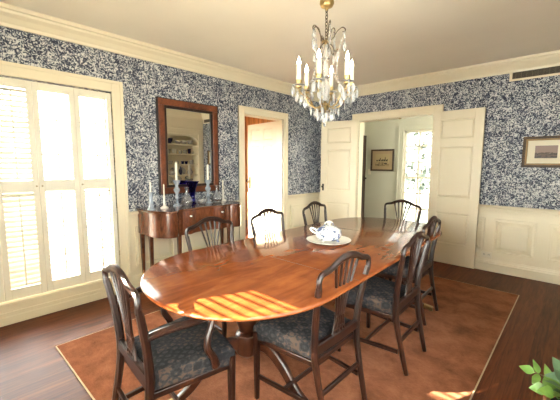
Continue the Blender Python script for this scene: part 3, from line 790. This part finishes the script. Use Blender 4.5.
def front_panel(name, ya, yb, z0, z1, mat='side', knobs=()):
    b = MB(); n = 14; ys = [ya+(yb-ya)*i/n for i in range(n+1)]
    fr = [(front_x(y)+.004, y) for y in ys]; bk = [(front_x(y)-.012, y) for y in ys[::-1]]
    b.prism(fr+bk, z0, z1); o = b.build(name, mat, sb)
    for ky, kz in knobs:
        kx = front_x(ky)+.004; k = MB()
        k.sweep([(kx, ky, kz), (kx+.004, ky, kz), (kx+.010, ky, kz), (kx+.020, ky, kz), (kx+.024, ky, kz)], [(cos(i*PI/5), sin(i*PI/5)) for i in range(10)], (0, 0, 1), [.013, .013, .005, .012, .005], [.013, .013, .005, .012, .005])
        k.build('knob', 'silver', o)
W = SY1-SY0
front_panel('cabinet_door', SY0+.012, SY0+.185*W, SB_Z0+.012, SB_Z1-.045)
front_panel('cabinet_door', SY1-.185*W, SY1-.012, SB_Z0+.012, SB_Z1-.045)
for y0, y1 in ((SY0+.235*W, SY0+.40*W), (SY1-.40*W, SY1-.235*W)):
    ym = (y0+y1)/2
    front_panel('drawer', y0, y1, SB_Z0+.14, SB_Z1-.03, knobs=[(ym, SB_Z0+.188)]); front_panel('drawer', y0, y1, SB_Z0+.01, SB_Z0+.132, knobs=[(ym, SB_Z0+.07)])
front_panel('drawer', SY0+.41*W, SY1-.41*W, SB_Z0+.06, SB_Z1-.03)
for y in (SY0+.025, SY0+.21*W, SY1-.21*W, SY1-.025):
    fx = front_x(y)-.014 if SY0+.05 < y < SY1-.05 else .26
    b = MB(); b.sweep([(fx, y, .001), (fx, y, .3), (fx, y, SB_Z0)], rect(.04, .04, .12), (0, 1, 0), [.5, .75, 1], [.5, .75, 1]); b.sweep([(fx, y, SB_Z0), (fx, y, SB_Z1-.024)], rect(.036, .036, .12), (0, 1, 0)); b.build('leg', 'side_top', sb)
for y in (SY0+.03, SY1-.03):
    b = MB(); b.sweep([(.055, y, .001), (.055, y, .3), (.055, y, SB_Z0)], rect(.04, .04, .12), (0, 1, 0), [.5, .75, 1], [.5, .75, 1]); b.build('leg', 'side_top', sb)

# things on the sideboard
def on_side(name, label, cat, x, y, group=None): return thing(name, label, cat, (x, y, SB_Z1+.0005), 0, group)
def candlestick(label, x, y, prof, mat, ch, cr=.010, group=None, k=1.):
    prof = [(r, h*k) for r, h in prof]
    t = on_side('candlestick', label, 'candlestick', x, y, group)
    MB().lathe(prof, n=20).build('holder', mat, t)
    h = prof[-1][1]
    MB().lathe([(cr, h-.012), (cr*.96, h+ch-.004), (cr*.6, h+ch), (.0015, h+ch+.001), (.001, h+ch+.008)], n=12).build('candle', 'candle', t)
    return t
cyl = [(.040, 0), (.040, .006), (.026, .014), (.020, .03), (.022, .05), (.020, .08), (.019, .105), (.026, .115), (.024, .122), (.014, .124)]
slim = [(.042, 0), (.042, .008), (.028, .016), (.014, .024), (.010, .04), (.013, .055), (.010, .07), (.011, .095), (.016, .104), (.013, .108)]
tall = [(.046, 0), (.046, .008), (.03, .016), (.014, .03), (.017, .05), (.026, .062), (.014, .076), (.018, .095), (.034, .112), (.036, .122), (.018, .136), (.016, .15), (.036, .172), (.042, .184), (.036, .188), (.014, .188)]
candlestick('short pale blue glass candlestick at the left end of the sideboard', .27, -3.185, cyl, 'bluecrystal', .095, .009, k=1.45)
candlestick('slim white candlestick with thin candle, second from the left end of the sideboard', .26, -3.04, slim, 'white', .115, .0075, k=1.2)
candlestick('tall crystal candlestick before the left side of the mirror', .20, -2.86, tall, 'bluecrystal', .185, .0135, k=1.5)
candlestick('tall crystal candlestick before the right side of the mirror', .20, -2.46, tall, 'bluecrystal', .175, .012, k=1.45)
candlestick('slim white candlestick at the right end of the sideboard by the door', .13, -2.19, slim, 'white', .12, .008, k=1.25)
def decanter(label, x, y):
    t = on_side('decanter', label, 'decanter', x, y, None)
    MB().lathe([(r*.85, h*1.2) for r, h in [(.045, 0), (.060, .004), (.072, .025), (.073, .045), (.060, .07), (.028, .092), (.018, .105), (.017, .145), (.024, .158), (.030, .166), (.024, .164), (.014, .15), (.013, .105), (.022, .088), (.054, .066), (.066, .044), (.064, .025), (.05, .012), (.002, .012)]], n=24, cap=False).build('bottle', 'clear', t)
    return t
decanter('squat crystal decanter left of the cobalt vase', .22, -2.755)
decanter('squat crystal decanter right of the cobalt vase, near the door', .20, -2.335)
t = on_side('vase', 'flared cobalt blue glass vase at the centre of the sideboard', 'vase', .13, -2.625)
MB().lathe([(r, h*1.25) for r, h in [(.040, 0), (.042, .006), (.026, .014), (.027, .04), (.032, .09), (.042, .14), (.062, .185), (.078, .205), (.074, .203), (.056, .18), (.036, .135), (.027, .09), (.022, .05), (.002, .045)]], n=28, cap=False).build('body', 'cobalt', t)
for lab, x, y, k in (('small round crystal bowl between the cobalt vase and the tall right candlestick', .25, -2.58, .9), ('low crystal dish in front of the left decanter', .30, -2.80, .6)):
    t = on_side('crystal_bowl', lab, 'bowl', x, y)
    MB().lathe([(.03*k, 0), (.045*k, .006), (.060*k, .03), (.062*k, .05), (.054*k, .066), (.050*k, .066), (.056*k, .05), (.053*k, .03), (.036*k, .012), (.002, .012)], n=20, cap=False).build('body', 'clear', t)

# ---------------------------------------------------------------- mirror
mr = thing('wall_mirror', 'tall burl wood framed mirror hanging above the sideboard', 'mirror', (0, -2.565, .985))
def ring_frame(w0, w1, h, e0, e1, x0, x1):
    b = MB()
    b.box(x0, x1, w0+e0, w1-e0, h-e1, h-e0); b.box(x0, x1, w0+e0, w1-e0, e0, e1); b.box(x0, x1, w0+e0, w0+e1, e1, h-e1); b.box(x0, x1, w1-e1, w1-e0, e1, h-e1)
    return b
ring_frame(-.383, .383, 1.03, .0, .068, .002, .034).build('frame', 'burl', mr, bevel=.006, smooth=False)
ring_frame(-.391, .391, 1.03, -.008, .012, .002, .028).build('outer_moulding', 'ebony', mr, bevel=.004, smooth=False)
ring_frame(-.383, .383, 1.03, .056, .096, .002, .024).build('liner', 'ebony', mr, bevel=.004, smooth=False)
MB().box(.002, .010, -.293, .293, .090, .940).build('mirror_glass', 'mirror', mr, smooth=False)

# ---------------------------------------------------------------- back-wall picture, vent, outlet
framed('framed_picture', 'gilt framed landscape print with wide cream mat on the blue wallpaper, right', 3.088, 1.461, .42, .345, -.002, .044, 0, 'goldframe', 'mat_board', 'paint1', .032, art=(-.098, .098, .104, .242))
vt = thing('air_vent', 'long cream framed air vent grille high on the wall beneath the crown moulding', 'vent', (3.08, -.001, 2.275))
b = MB(); wv, hv = .385, .145
b.box(-wv, wv, -.018, 0, 0, .022); b.box(-wv, wv, -.018, 0, hv-.022, hv); b.box(-wv, -wv+.028, -.018, 0, .022, hv-.022); b.box(wv-.028, wv, -.018, 0, .022, hv-.022); b.build('frame', 'cream', vt, bevel=.003)
b = MB(); b.box(-wv+.02, wv-.02, -.004, 0, .02, hv-.02); b.build('duct', 'black', vt)
b = MB()
for i in range(9): z = .028+i*.0112; b.box(-wv+.026, wv-.026, -.013, -.005, z, z+.004)
for i in range(14): x = -wv+.06+i*(2*wv-.12)/13; b.box(x-.0015, x+.0015, -.0145, -.006, .022, hv-.022)
b.build('grille', 'vent', vt, smooth=False)
ot = thing('wall_outlet', 'small cream double wall outlet low on the wainscot beside the open door', 'outlet', (2.60, -.002, .165))
MB().box(-.055, .055, -.007, 0, 0, .07).build('cover_plate', 'plate', ot, bevel=.002)
b = MB()
for x in (-.024, .024):
    for dx in (-.006, .006): b.box(x+dx-.0018, x+dx+.0018, -.009, -.006, .03, .044)
b.build('slots', 'black', ot, smooth=False)

# ---------------------------------------------------------------- china in the alcove (seen in the mirror)
def shelf_item(name, label, cat, y, z, prof, mat, x=3.64):
    t = MB().lathe(prof, n=18).build(name, mat); t.location = (x, y, z+.0005); return tag(t, label, cat, 'china on the alcove shelves')
bowlp = lambda r, h: [(r*.45, 0), (r*.5, .008), (r*.9, h*.55), (r, h), (r*.94, h), (r*.8, h*.55), (.003, .02)]
cupp = lambda r, h: [(r*.6, 0), (r*.8, h*.2), (r, h), (r*.92, h), (r*.7, h*.25), (.003, h*.2)]
jarp = lambda r, h: [(r*.6, 0), (r, h*.35), (r*.9, h*.6), (r*.4, h*.78), (r*.45, h*.95), (r*.3, h)]
shelf_item('bowl', 'dark cobalt bowl on the top alcove shelf, reflected at the mirror upper left', 'bowl', -.83, 1.775, bowlp(.085, .12), 'cobaltglaze')
for i, y in enumerate((-.60, -.44, -.28)): shelf_item('bowl', ['wide china bowl left on the top alcove shelf', 'china bowl in the middle of the top alcove shelf', 'china bowl right on the top alcove shelf'][i], 'bowl', y, 1.775, bowlp(.07, .07+.012*i), 'china')
for i, (y, mt, r, h) in enumerate(((-.85, 'china', .045, .09), (-.70, 'white', .06, .10), (-.55, 'china2', .045, .07), (-.42, 'china', .05, .09), (-.31, 'cobaltglaze', .045, .12), (-.22, 'china', .035, .06))):
    shelf_item('cup', ['china cup at the left end of the second alcove shelf', 'white jar on the second alcove shelf', 'blue patterned cup in the middle of the second alcove shelf', 'patterned china jar beside the cobalt jar on the second alcove shelf', 'dark cobalt jar on the second alcove shelf', 'small china cup at the right end of the second alcove shelf'][i], 'cup', y, 1.55, cupp(r, h), mt)
for i, (y, mt, r, h) in enumerate(((-.82, 'china', .06, .08), (-.65, 'china', .05, .07), (-.50, 'cobaltglaze', .04, .075), (-.40, 'cobaltglaze', .04, .075), (-.26, 'china', .05, .10))):
    shelf_item('cup', ['china bowl at the left end of the third alcove shelf', 'china cup on the third alcove shelf', 'left of the two dark cobalt cups on the third alcove shelf', 'right of the two dark cobalt cups on the third alcove shelf', 'china jar at the right end of the third alcove shelf'][i], 'cup', y, 1.30, cupp(r, h), mt)
for i, y in enumerate((-.80, -.30)): shelf_item('jar', ['round china jar on the left of the fourth alcove shelf', 'round china jar on the right of the fourth alcove shelf'][i], 'jar', y, 1.05, jarp(.07, .15), 'china')
shelf_item('bottle', 'dark cobalt bottle on the fourth alcove shelf', 'bottle', -.56, 1.05, jarp(.04, .2), 'cobaltglaze')
for i, (y, z) in enumerate(((-.68, 1.05), (-.44, 1.05), (-.55, .85), (-.78, .85), (-.30, .85))):
    r = .085
    p = MB().lathe([(r*.4, 0), (r, .012), (r*.98, .016), (r*.4, .006), (.003, .006)], n=28).build('plate', 'china'); p.location = (3.765, y, z+r+.002); p.rotation_euler = (0, rad(-80), 0)
    tag(p, ['patterned plate leaning left of the cobalt bottle on the fourth alcove shelf', 'patterned plate leaning right of the cobalt bottle on the fourth alcove shelf', 'patterned plate leaning in the middle of the alcove bottom', 'patterned plate leaning at the left of the alcove bottom', 'patterned plate leaning at the right of the alcove bottom'][i], 'plate', 'china on the alcove shelves')

# ---------------------------------------------------------------- chandelier
ch = thing('chandelier', 'gilt brass chandelier with six candle arms and hanging crystal drops above the table', 'chandelier', (2.008, -2.717, ZC))
Zc = lambda z: z-ZC
MB().lathe([(.058, Zc(ZC-.001)), (.058, Zc(ZC-.015)), (.05, Zc(2.465)), (.046, Zc(2.44)), (.05, Zc(2.415)), (.04, Zc(2.395)), (.014, Zc(2.388)), (.010, Zc(2.372))], n=24).build('canopy', 'gilt', ch)
b = MB(); z = 2.385; k = 0
while z > 2.17:
    pts = [(.009*cos(a), 0, z-.014+.015*sin(a)) if k % 2 == 0 else (0, .009*cos(a), z-.014+.015*sin(a)) for a in [2*PI*i/10 for i in range(11)]]
    b.tube([(p[0], p[1], Zc(p[2])) for p in pts], .0028, 6, (0, 1, 0) if k % 2 == 0 else (1, 0, 0)); z -= .022; k += 1
b.build('chain', 'bronze', ch)
MB().lathe([(.004, Zc(2.18)), (.006, Zc(2.172)), (.032, Zc(2.168)), (.034, Zc(2.160)), (.010, Zc(2.154)), (.007, Zc(2.13)), (.007, Zc(1.76)), (.012, Zc(1.752)), (.028, Zc(1.742)), (.03, Zc(1.73)), (.016, Zc(1.715)), (.012, Zc(1.69)), (.004, Zc(1.68))], n=18).build('stem', 'brass', ch)
b = MB()
b.lathe([(.010, Zc(2.145)), (.016, Zc(2.12)), (.022, Zc(2.09)), (.014, Zc(2.06)), (.030, Zc(2.05)), (.010, Zc(2.04)), (.016, Zc(2.01)), (.020, Zc(1.97)), (.014, Zc(1.935)), (.034, Zc(1.925)), (.012, Zc(1.912)), (.024, Zc(1.895)), (.038, Zc(1.86)), (.030, Zc(1.82)), (.018, Zc(1.79)), (.022, Zc(1.77)), (.012, Zc(1.762))], n=10)
b.build('crystal_column', 'crystal', ch)
# camera azimuth so that one candle stands slightly left of the near side
toward = math.atan2(-4.677+2.717, 3.376-2.008)
def drop_mesh(w, h, kind):
    b = MB()
    if kind == 'plate':      # flat octagonal facetted plate
        o = [(0, 0), (-.32, -.10), (-.5, -.45), (-.40, -.75), (0, -1), (.40, -.75), (.5, -.45), (.32, -.10)]
        O = [(x*w, y*h) for x, y in o]; i_ = [(x*w*.55, (y+.5)*h*.6-.5*h) for x, y in o]
        t = .005
        b.loft([[(x, -t, z) for x, z in i_], [(x, -t*.2, z) for x, z in O], [(x, t*.2, z) for x, z in O], [(x, t, z) for x, z in i_]])
    else:                    # pear drop
        b.lathe([(.001, 0), (w*.12, -h*.12), (w*.25, -h*.45), (w*.48, -h*.72), (w*.36, -h*.9), (.001, -h)], n=7)
    b.lathe([(.001, .011), (.005, .007), (.0055, .004), (.001, -.001)], n=6)      # bead on top
    bmesh.ops.recalc_face_normals(b.bm, faces=b.bm.faces)
    me = bpy.data.meshes.new('crystal_drop'); b.bm.to_mesh(me); b.bm.free(); me.materials.append(M['crystal']); return me
DM = [drop_mesh(.034, .055, 'plate'), drop_mesh(.025, .045, 'plate'), drop_mesh(.020, .044, 'pear'), drop_mesh(.029, .064, 'plate')]
def hang(parent, x, y, z, k, a):
    o = bpy.data.objects.new('crystal_drop', DM[k]); C.objects.link(o); o.parent = parent
    o.location = (x, y, z); o.rotation_euler = (0, 0, a); return o
rn = random.Random(11)
for i in range(6):
    az = toward-rad(13)+i*PI/3
    d = Vector((cos(az), sin(az), 0)); P3 = lambda r, z: (d.x*r, d.y*r, Zc(z))
    side_v = Vector((-d.y, d.x, 0))
    b = MB(); b.tube([P3(*q) for q in [tuple(v) for v in spline([(.02, 1.74), (.06, 1.715), (.11, 1.735), (.15, 1.79), (.185, 1.815), (.205, 1.80), (.20, 1.785)], 5)]], .0062, 8, side_v)
    b.tube([P3(*q) for q in [tuple(v) for v in spline([(.178, 1.812), (.192, 1.835), (.192, 1.86)], 4)]], .006, 8, side_v)
    a = b.build('arm', 'brass', ch)
    R_ = .192; cx, cy = d.x*R_, d.y*R_
    b = MB(); b.lathe([(.006, Zc(1.842)), (.020, Zc(1.850)), (.022, Zc(1.856)), (.010, Zc(1.860)), (.014, Zc(1.872)), (.021, Zc(1.885)), (.0215, Zc(1.899)), (.0165, Zc(1.899))], cx, cy, 0, 16); b.build('candle_cup', 'gilt', a)
    b = MB(); b.lathe([(.008, Zc(1.855)), (.044, Zc(1.862)), (.046, Zc(1.865)), (.044, Zc(1.866)), (.008, Zc(1.860))], cx, cy, 0, 20); b.build('drip_pan', 'crystal', a)
    b = MB(); b.lathe([(.0165, Zc(1.890)), (.0160, Zc(1.990)), (.012, Zc(1.997)), (.004, Zc(1.998))], cx, cy, 0, 14); b.build('candle_sleeve', 'candle', a)
    b = MB(); b.lathe([(.008, Zc(1.996)), (.0125, Zc(2.010)), (.0125, Zc(2.020)), (.008, Zc(2.034)), (.003, Zc(2.050)), (.0005, Zc(2.058))], cx, cy, 0, 12); b.build('bulb', 'bulb', a)
    for j in range(7):
        t = az+j*2*PI/7+.3; hang(a, cx+.044*cos(t), cy+.044*sin(t), Zc(1.846-.03*(j % 2)), (0, 3, 3, 2)[j % 4], rn.uniform(0, PI))
    # inner swags
    for (r, z, k) in ((.06, 1.715, 3), (.10, 1.712, 0), (.145, 1.77, 3), (.17, 1.80, 0)):
        hang(a, d.x*r, d.y*r, Zc(z), k, rn.uniform(0, PI))
    # top scrolls
    az2 = az+PI/6; e = Vector((cos(az2), sin(az2), 0)); sv = Vector((-e.y, e.x, 0)); Q = lambda r, z: (e.x*r, e.y*r, Zc(z))
    hgt = 2.245 if i % 2 else 2.275; rr = .11 if i % 2 else .075
    b = MB(); b.tube([Q(*q) for q in [tuple(v) for v in spline([(.02, 2.165), (rr*.45, 2.185), (rr*.7, hgt-.02), (rr, hgt), (rr*1.18, hgt-.012), (rr*1.16, hgt-.03), (rr*1.02, hgt-.028)], 5)]], .0038, 6, sv)
    b.tube([Q(*q) for q in [tuple(v) for v in spline([(.02, 2.155), (.045, 2.13), (.06, 2.10), (.075, 2.095), (.082, 2.108)], 4)]], .0035, 6, sv)
    s_ = b.build('scroll', 'bronze', ch)
    zz = hgt-.035
    hang(s_, e.x*rr*1.16, e.y*rr*1.16, Zc(zz), 2, 0)
    hang(s_, e.x*rr*1.16, e.y*rr*1.16, Zc(zz-.062), 3, az+.6)
    hang(s_, e.x*.082, e.y*.082, Zc(2.09), 0, az)
    # bead strand from scroll down to the candle arm
    b = MB()
    bp, br = [], []
    for q in range(43):
        t = q/42; r = rr*1.1*(1-t)+.15*t-.05*sin(PI*t); z = (hgt-.03)*(1-t)+1.83*t-.05*sin(PI*t); aa = az2*(1-t)+az*t
        bp.append((cos(aa)*r, sin(aa)*r, Zc(z))); br.append(1. if q % 3 == 1 else .22)
    b.tube(bp, .0055, 6, sv, br)
    b.build('bead_strand', 'crystal', s_)
lower = MB().lathe([(.012, Zc(1.70)), (.055, Zc(1.694)), (.057, Zc(1.690)), (.012, Zc(1.688))], n=18).build('drop_ring', 'brass', ch)
for j in range(9): t = 2*PI*j/9; hang(lower, .055*cos(t), .055*sin(t), Zc(1.682), (3, 0, 2)[j % 3], t)
MB().lathe([(.002, Zc(1.69)), (.010, Zc(1.675)), (.024, Zc(1.645)), (.018, Zc(1.622)), (.008, Zc(1.61)), (.013, Zc(1.598)), (.002, Zc(1.583))], n=10).build('finial', 'crystal', ch)

# ---------------------------------------------------------------- potted plant at the right edge
pp = thing('potted_plant', 'green leafy potted plant on the floor at the right picture edge', 'plant', (3.415, -2.63, 0))
MB().lathe([(.055, .0005), (.06, .01), (.078, .13), (.086, .13), (.086, .155), (.076, .155), (.072, .14), (.003, .138)], n=24).build('pot', 'pot', pp)
MB().lathe([(.072, .13), (.05, .145), (.003, .147)], n=16).build('soil', 'soil', pp)
stem = MB(); lf = 'leaf'; lf2 = 'leafdark'
def leaf(B, base, d, L_, w, nrm=(0, 0, 1)):
    d = Vector(d).normalized(); s = d.cross(Vector(nrm)).normalized(); up = s.cross(d); B0 = Vector(base)
    row = [(0, .05), (.18, .75), (.4, 1), (.62, .72), (.82, .38), (1, .02)]
    lft, mid, rgt = [], [], []
    for t, k in row:
        p = B0+d*(L_*t)-up*(.25*L_*t*t)
        mid.append(B.bm.verts.new(p)); lft.append(B.bm.verts.new(p+s*w*k/2+up*w*.12*k)); rgt.append(B.bm.verts.new(p-s*w*k/2+up*w*.12*k))
    for i in range(len(row)-1): B.face([lft[i], mid[i], mid[i+1], lft[i+1]]); B.face([mid[i], rgt[i], rgt[i+1], mid[i+1]])
def add_leaf(mat, *a):
    B = MB(); leaf(B, *a); B.build('leaf', mat, pp)
def sprig(pts, leaves, B, r=.003):
    q = spline(pts, 5); stem.tube(q, r, 6, (.3, 1, .2))
    for t, d, L_, w in leaves: add_leaf(B, q[min(len(q)-1, int(t*(len(q)-1)))], d, L_, w, (.3, -.8, .6))
sprig([(0, 0, .14), (-.05, .06, .20), (-.10, .12, .19), (-.135, .15, .175)], [(1, (-1, .1, .1), .075, .05), (.8, (-.4, .2, 1), .07, .035), (.8, (-.3, -.2, -1), .075, .04), (.5, (-.3, .3, 1), .07, .04)], lf)
sprig([(0, 0, .14), (-.01, .05, .22), (-.02, .10, .25)], [(1, (-.5, .3, .7), .08, .06), (.8, (.6, .1, .7), .09, .08), (.6, (-.6, -.2, .1), .08, .07), (.4, (-.7, -.1, -.1), .08, .07)], lf2)
sprig([(0, 0, .14), (-.04, -.02, .19), (-.07, .0, .19)], [(1, (-.8, -.2, -.2), .08, .06), (.6, (-.5, -.6, .2), .08, .06), (.8, (-.2, .5, .5), .08, .06), (.3, (.2, -.7, .3), .09, .07)], lf)
sprig([(.02, 0, .14), (.03, .06, .5), (.02, .12, .9), (-.045, .15, 1.03)], [(1, (-.7, 0, .45), .05, .014), (.9, (.4, 0, .6), .05, .02), (.6, (.3, .3, .5), .07, .03), (.4, (.1, -.5, .5), .07, .03)], lf2, .0035)
for i in range(16):
    a = i*2.4; add_leaf(lf if i % 2 else lf2, (.02*cos(a), .02*sin(a), .15+.006*i), (cos(a), sin(a), .35+.03*i), .085, .05)
stem.build('stem', 'stem', pp)

# ---------------------------------------------------------------- light
SUN_AZ, SUN_EL = rad(66), rad(28)
sd = Vector((cos(SUN_AZ)*cos(SUN_EL), sin(SUN_AZ)*cos(SUN_EL), -sin(SUN_EL)))
sl = bpy.data.lights.new('sun', 'SUN'); sl.energy = 42; sl.angle = rad(.3); sl.color = (1, .86, .66)
so = bpy.data.objects.new('sun', sl); C.objects.link(so); so.rotation_euler = sd.to_track_quat('-Z', 'Y').to_euler(); so.location = (0, -10, 6)
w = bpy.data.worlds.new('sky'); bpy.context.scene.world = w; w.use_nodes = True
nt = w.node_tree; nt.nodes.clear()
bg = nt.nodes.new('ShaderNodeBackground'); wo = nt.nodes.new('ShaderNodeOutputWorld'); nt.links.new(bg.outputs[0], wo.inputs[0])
tc = nt.nodes.new('ShaderNodeTexCoord'); sp = nt.nodes.new('ShaderNodeSeparateXYZ'); nt.links.new(tc.outputs['Generated'], sp.inputs[0])
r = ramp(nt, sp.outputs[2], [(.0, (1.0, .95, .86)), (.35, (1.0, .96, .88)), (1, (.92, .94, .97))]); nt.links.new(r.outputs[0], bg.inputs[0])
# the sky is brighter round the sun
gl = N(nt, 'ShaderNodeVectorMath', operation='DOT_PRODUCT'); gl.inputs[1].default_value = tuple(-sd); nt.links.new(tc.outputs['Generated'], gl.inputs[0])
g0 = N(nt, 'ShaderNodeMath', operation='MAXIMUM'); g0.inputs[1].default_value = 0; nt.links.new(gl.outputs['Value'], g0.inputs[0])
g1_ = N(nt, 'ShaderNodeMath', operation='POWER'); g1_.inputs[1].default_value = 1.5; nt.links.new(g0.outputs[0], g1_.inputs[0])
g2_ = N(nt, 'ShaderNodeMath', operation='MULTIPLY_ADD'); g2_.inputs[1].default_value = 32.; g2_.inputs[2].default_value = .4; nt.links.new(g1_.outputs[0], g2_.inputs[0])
# bright sky lobe added on the right to lift the left wall
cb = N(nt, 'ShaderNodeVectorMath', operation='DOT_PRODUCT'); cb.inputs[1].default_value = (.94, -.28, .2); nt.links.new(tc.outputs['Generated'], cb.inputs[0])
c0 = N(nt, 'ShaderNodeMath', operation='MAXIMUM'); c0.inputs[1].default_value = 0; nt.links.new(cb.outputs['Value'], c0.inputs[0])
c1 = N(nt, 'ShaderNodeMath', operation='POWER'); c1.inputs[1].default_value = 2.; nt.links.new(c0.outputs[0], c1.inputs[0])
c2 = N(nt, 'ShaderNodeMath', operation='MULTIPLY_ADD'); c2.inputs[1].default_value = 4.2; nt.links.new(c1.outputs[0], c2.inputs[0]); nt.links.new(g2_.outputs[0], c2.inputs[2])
# another bright lobe added on the left, to lift that side of the room
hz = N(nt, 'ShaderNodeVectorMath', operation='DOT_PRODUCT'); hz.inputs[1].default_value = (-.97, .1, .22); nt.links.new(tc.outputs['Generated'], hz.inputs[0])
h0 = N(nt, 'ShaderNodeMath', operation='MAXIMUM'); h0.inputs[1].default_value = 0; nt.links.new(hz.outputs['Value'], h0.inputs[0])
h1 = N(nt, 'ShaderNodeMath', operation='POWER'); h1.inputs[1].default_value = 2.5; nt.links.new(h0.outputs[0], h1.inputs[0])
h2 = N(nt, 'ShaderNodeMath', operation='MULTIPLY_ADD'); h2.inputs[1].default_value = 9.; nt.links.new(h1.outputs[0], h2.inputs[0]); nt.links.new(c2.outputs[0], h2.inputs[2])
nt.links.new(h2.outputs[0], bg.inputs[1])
def daylight(name, loc, rot, sx, sy, power=0, col=(1, .97, .9), portal=False):
    l = bpy.data.lights.new(name, 'AREA'); l.shape = 'RECTANGLE'; l.size = sx; l.size_y = sy; l.energy = power; l.color = col
    if portal: l.cycles.is_portal = True
    o = bpy.data.objects.new(name, l); C.objects.link(o); o.location = loc; o.rotation_euler = rot; return o
daylight('window_portal', (-.16, -4.015, 1.09), (0, rad(-90), 0), 1.8, 1.2, portal=True)
daylight('window_portal', (2.4, YF-.14, .985), (rad(90), 0, 0), 1.8, 1.47, portal=True)
daylight('window_portal', (XR+.14, -3.6, 1.25), (0, rad(90), 0), 1.5, 2.6, portal=True)
daylight('window_portal', (4.24, .9, 1.2), (0, rad(90), 0), 1.7, 1.1, portal=True)
daylight('window_portal', (1.2, HY+.14, 1.05), (rad(-90), 0, 0), .85, 1.85, portal=True)
daylight('window_portal', (-1.375, -2.52, 1.03), (rad(90), 0, 0), 1.25, 1.55, portal=True)

hl = bpy.data.lights.new('hall_fill_light', 'POINT'); hl.energy = 45; hl.color = (1, .95, .85); hl.shadow_soft_size = .12  # unseen point light added to brighten the hall
ho = bpy.data.objects.new('hall_fill_light', hl); C.objects.link(ho); ho.location = (3.0, .9, 2.2)

# ---------------------------------------------------------------- camera
cam = bpy.data.cameras.new('camera'); co = bpy.data.objects.new('camera', cam); C.objects.link(co)
f, pitch, yaw, roll = 324.78, .11109, .742501, .003462
fw = Vector((-sin(yaw)*cos(pitch), cos(yaw)*cos(pitch), -sin(pitch))); rt = Vector((cos(yaw), sin(yaw), 0)); up = rt.cross(fw)
r2 = rt*cos(roll)+up*sin(roll); u2 = up*cos(roll)-rt*sin(roll)
co.matrix_world = Matrix(((r2.x, u2.x, -fw.x, 3.37559), (r2.y, u2.y, -fw.y, -4.67672), (r2.z, u2.z, -fw.z, 1.32), (0, 0, 0, 1)))
cam.sensor_width = 36; cam.lens = f/560*36; cam.clip_start = .03
sc = bpy.context.scene; sc.camera = co
vs = sc.view_settings; sc.display_settings.display_device = 'sRGB'
vs.view_transform = 'Standard'; vs.look = 'None'; vs.gamma = 1; vs.use_curve_mapping = False; vs.exposure = 1.2
sc.cycles.max_bounces = 10; sc.cycles.diffuse_bounces = 6; sc.cycles.transmission_bounces = 8; sc.cycles.transparent_max_bounces = 12; sc.cycles.sample_clamp_indirect = 6; sc.cycles.caustics_reflective = False; sc.cycles.caustics_refractive = False
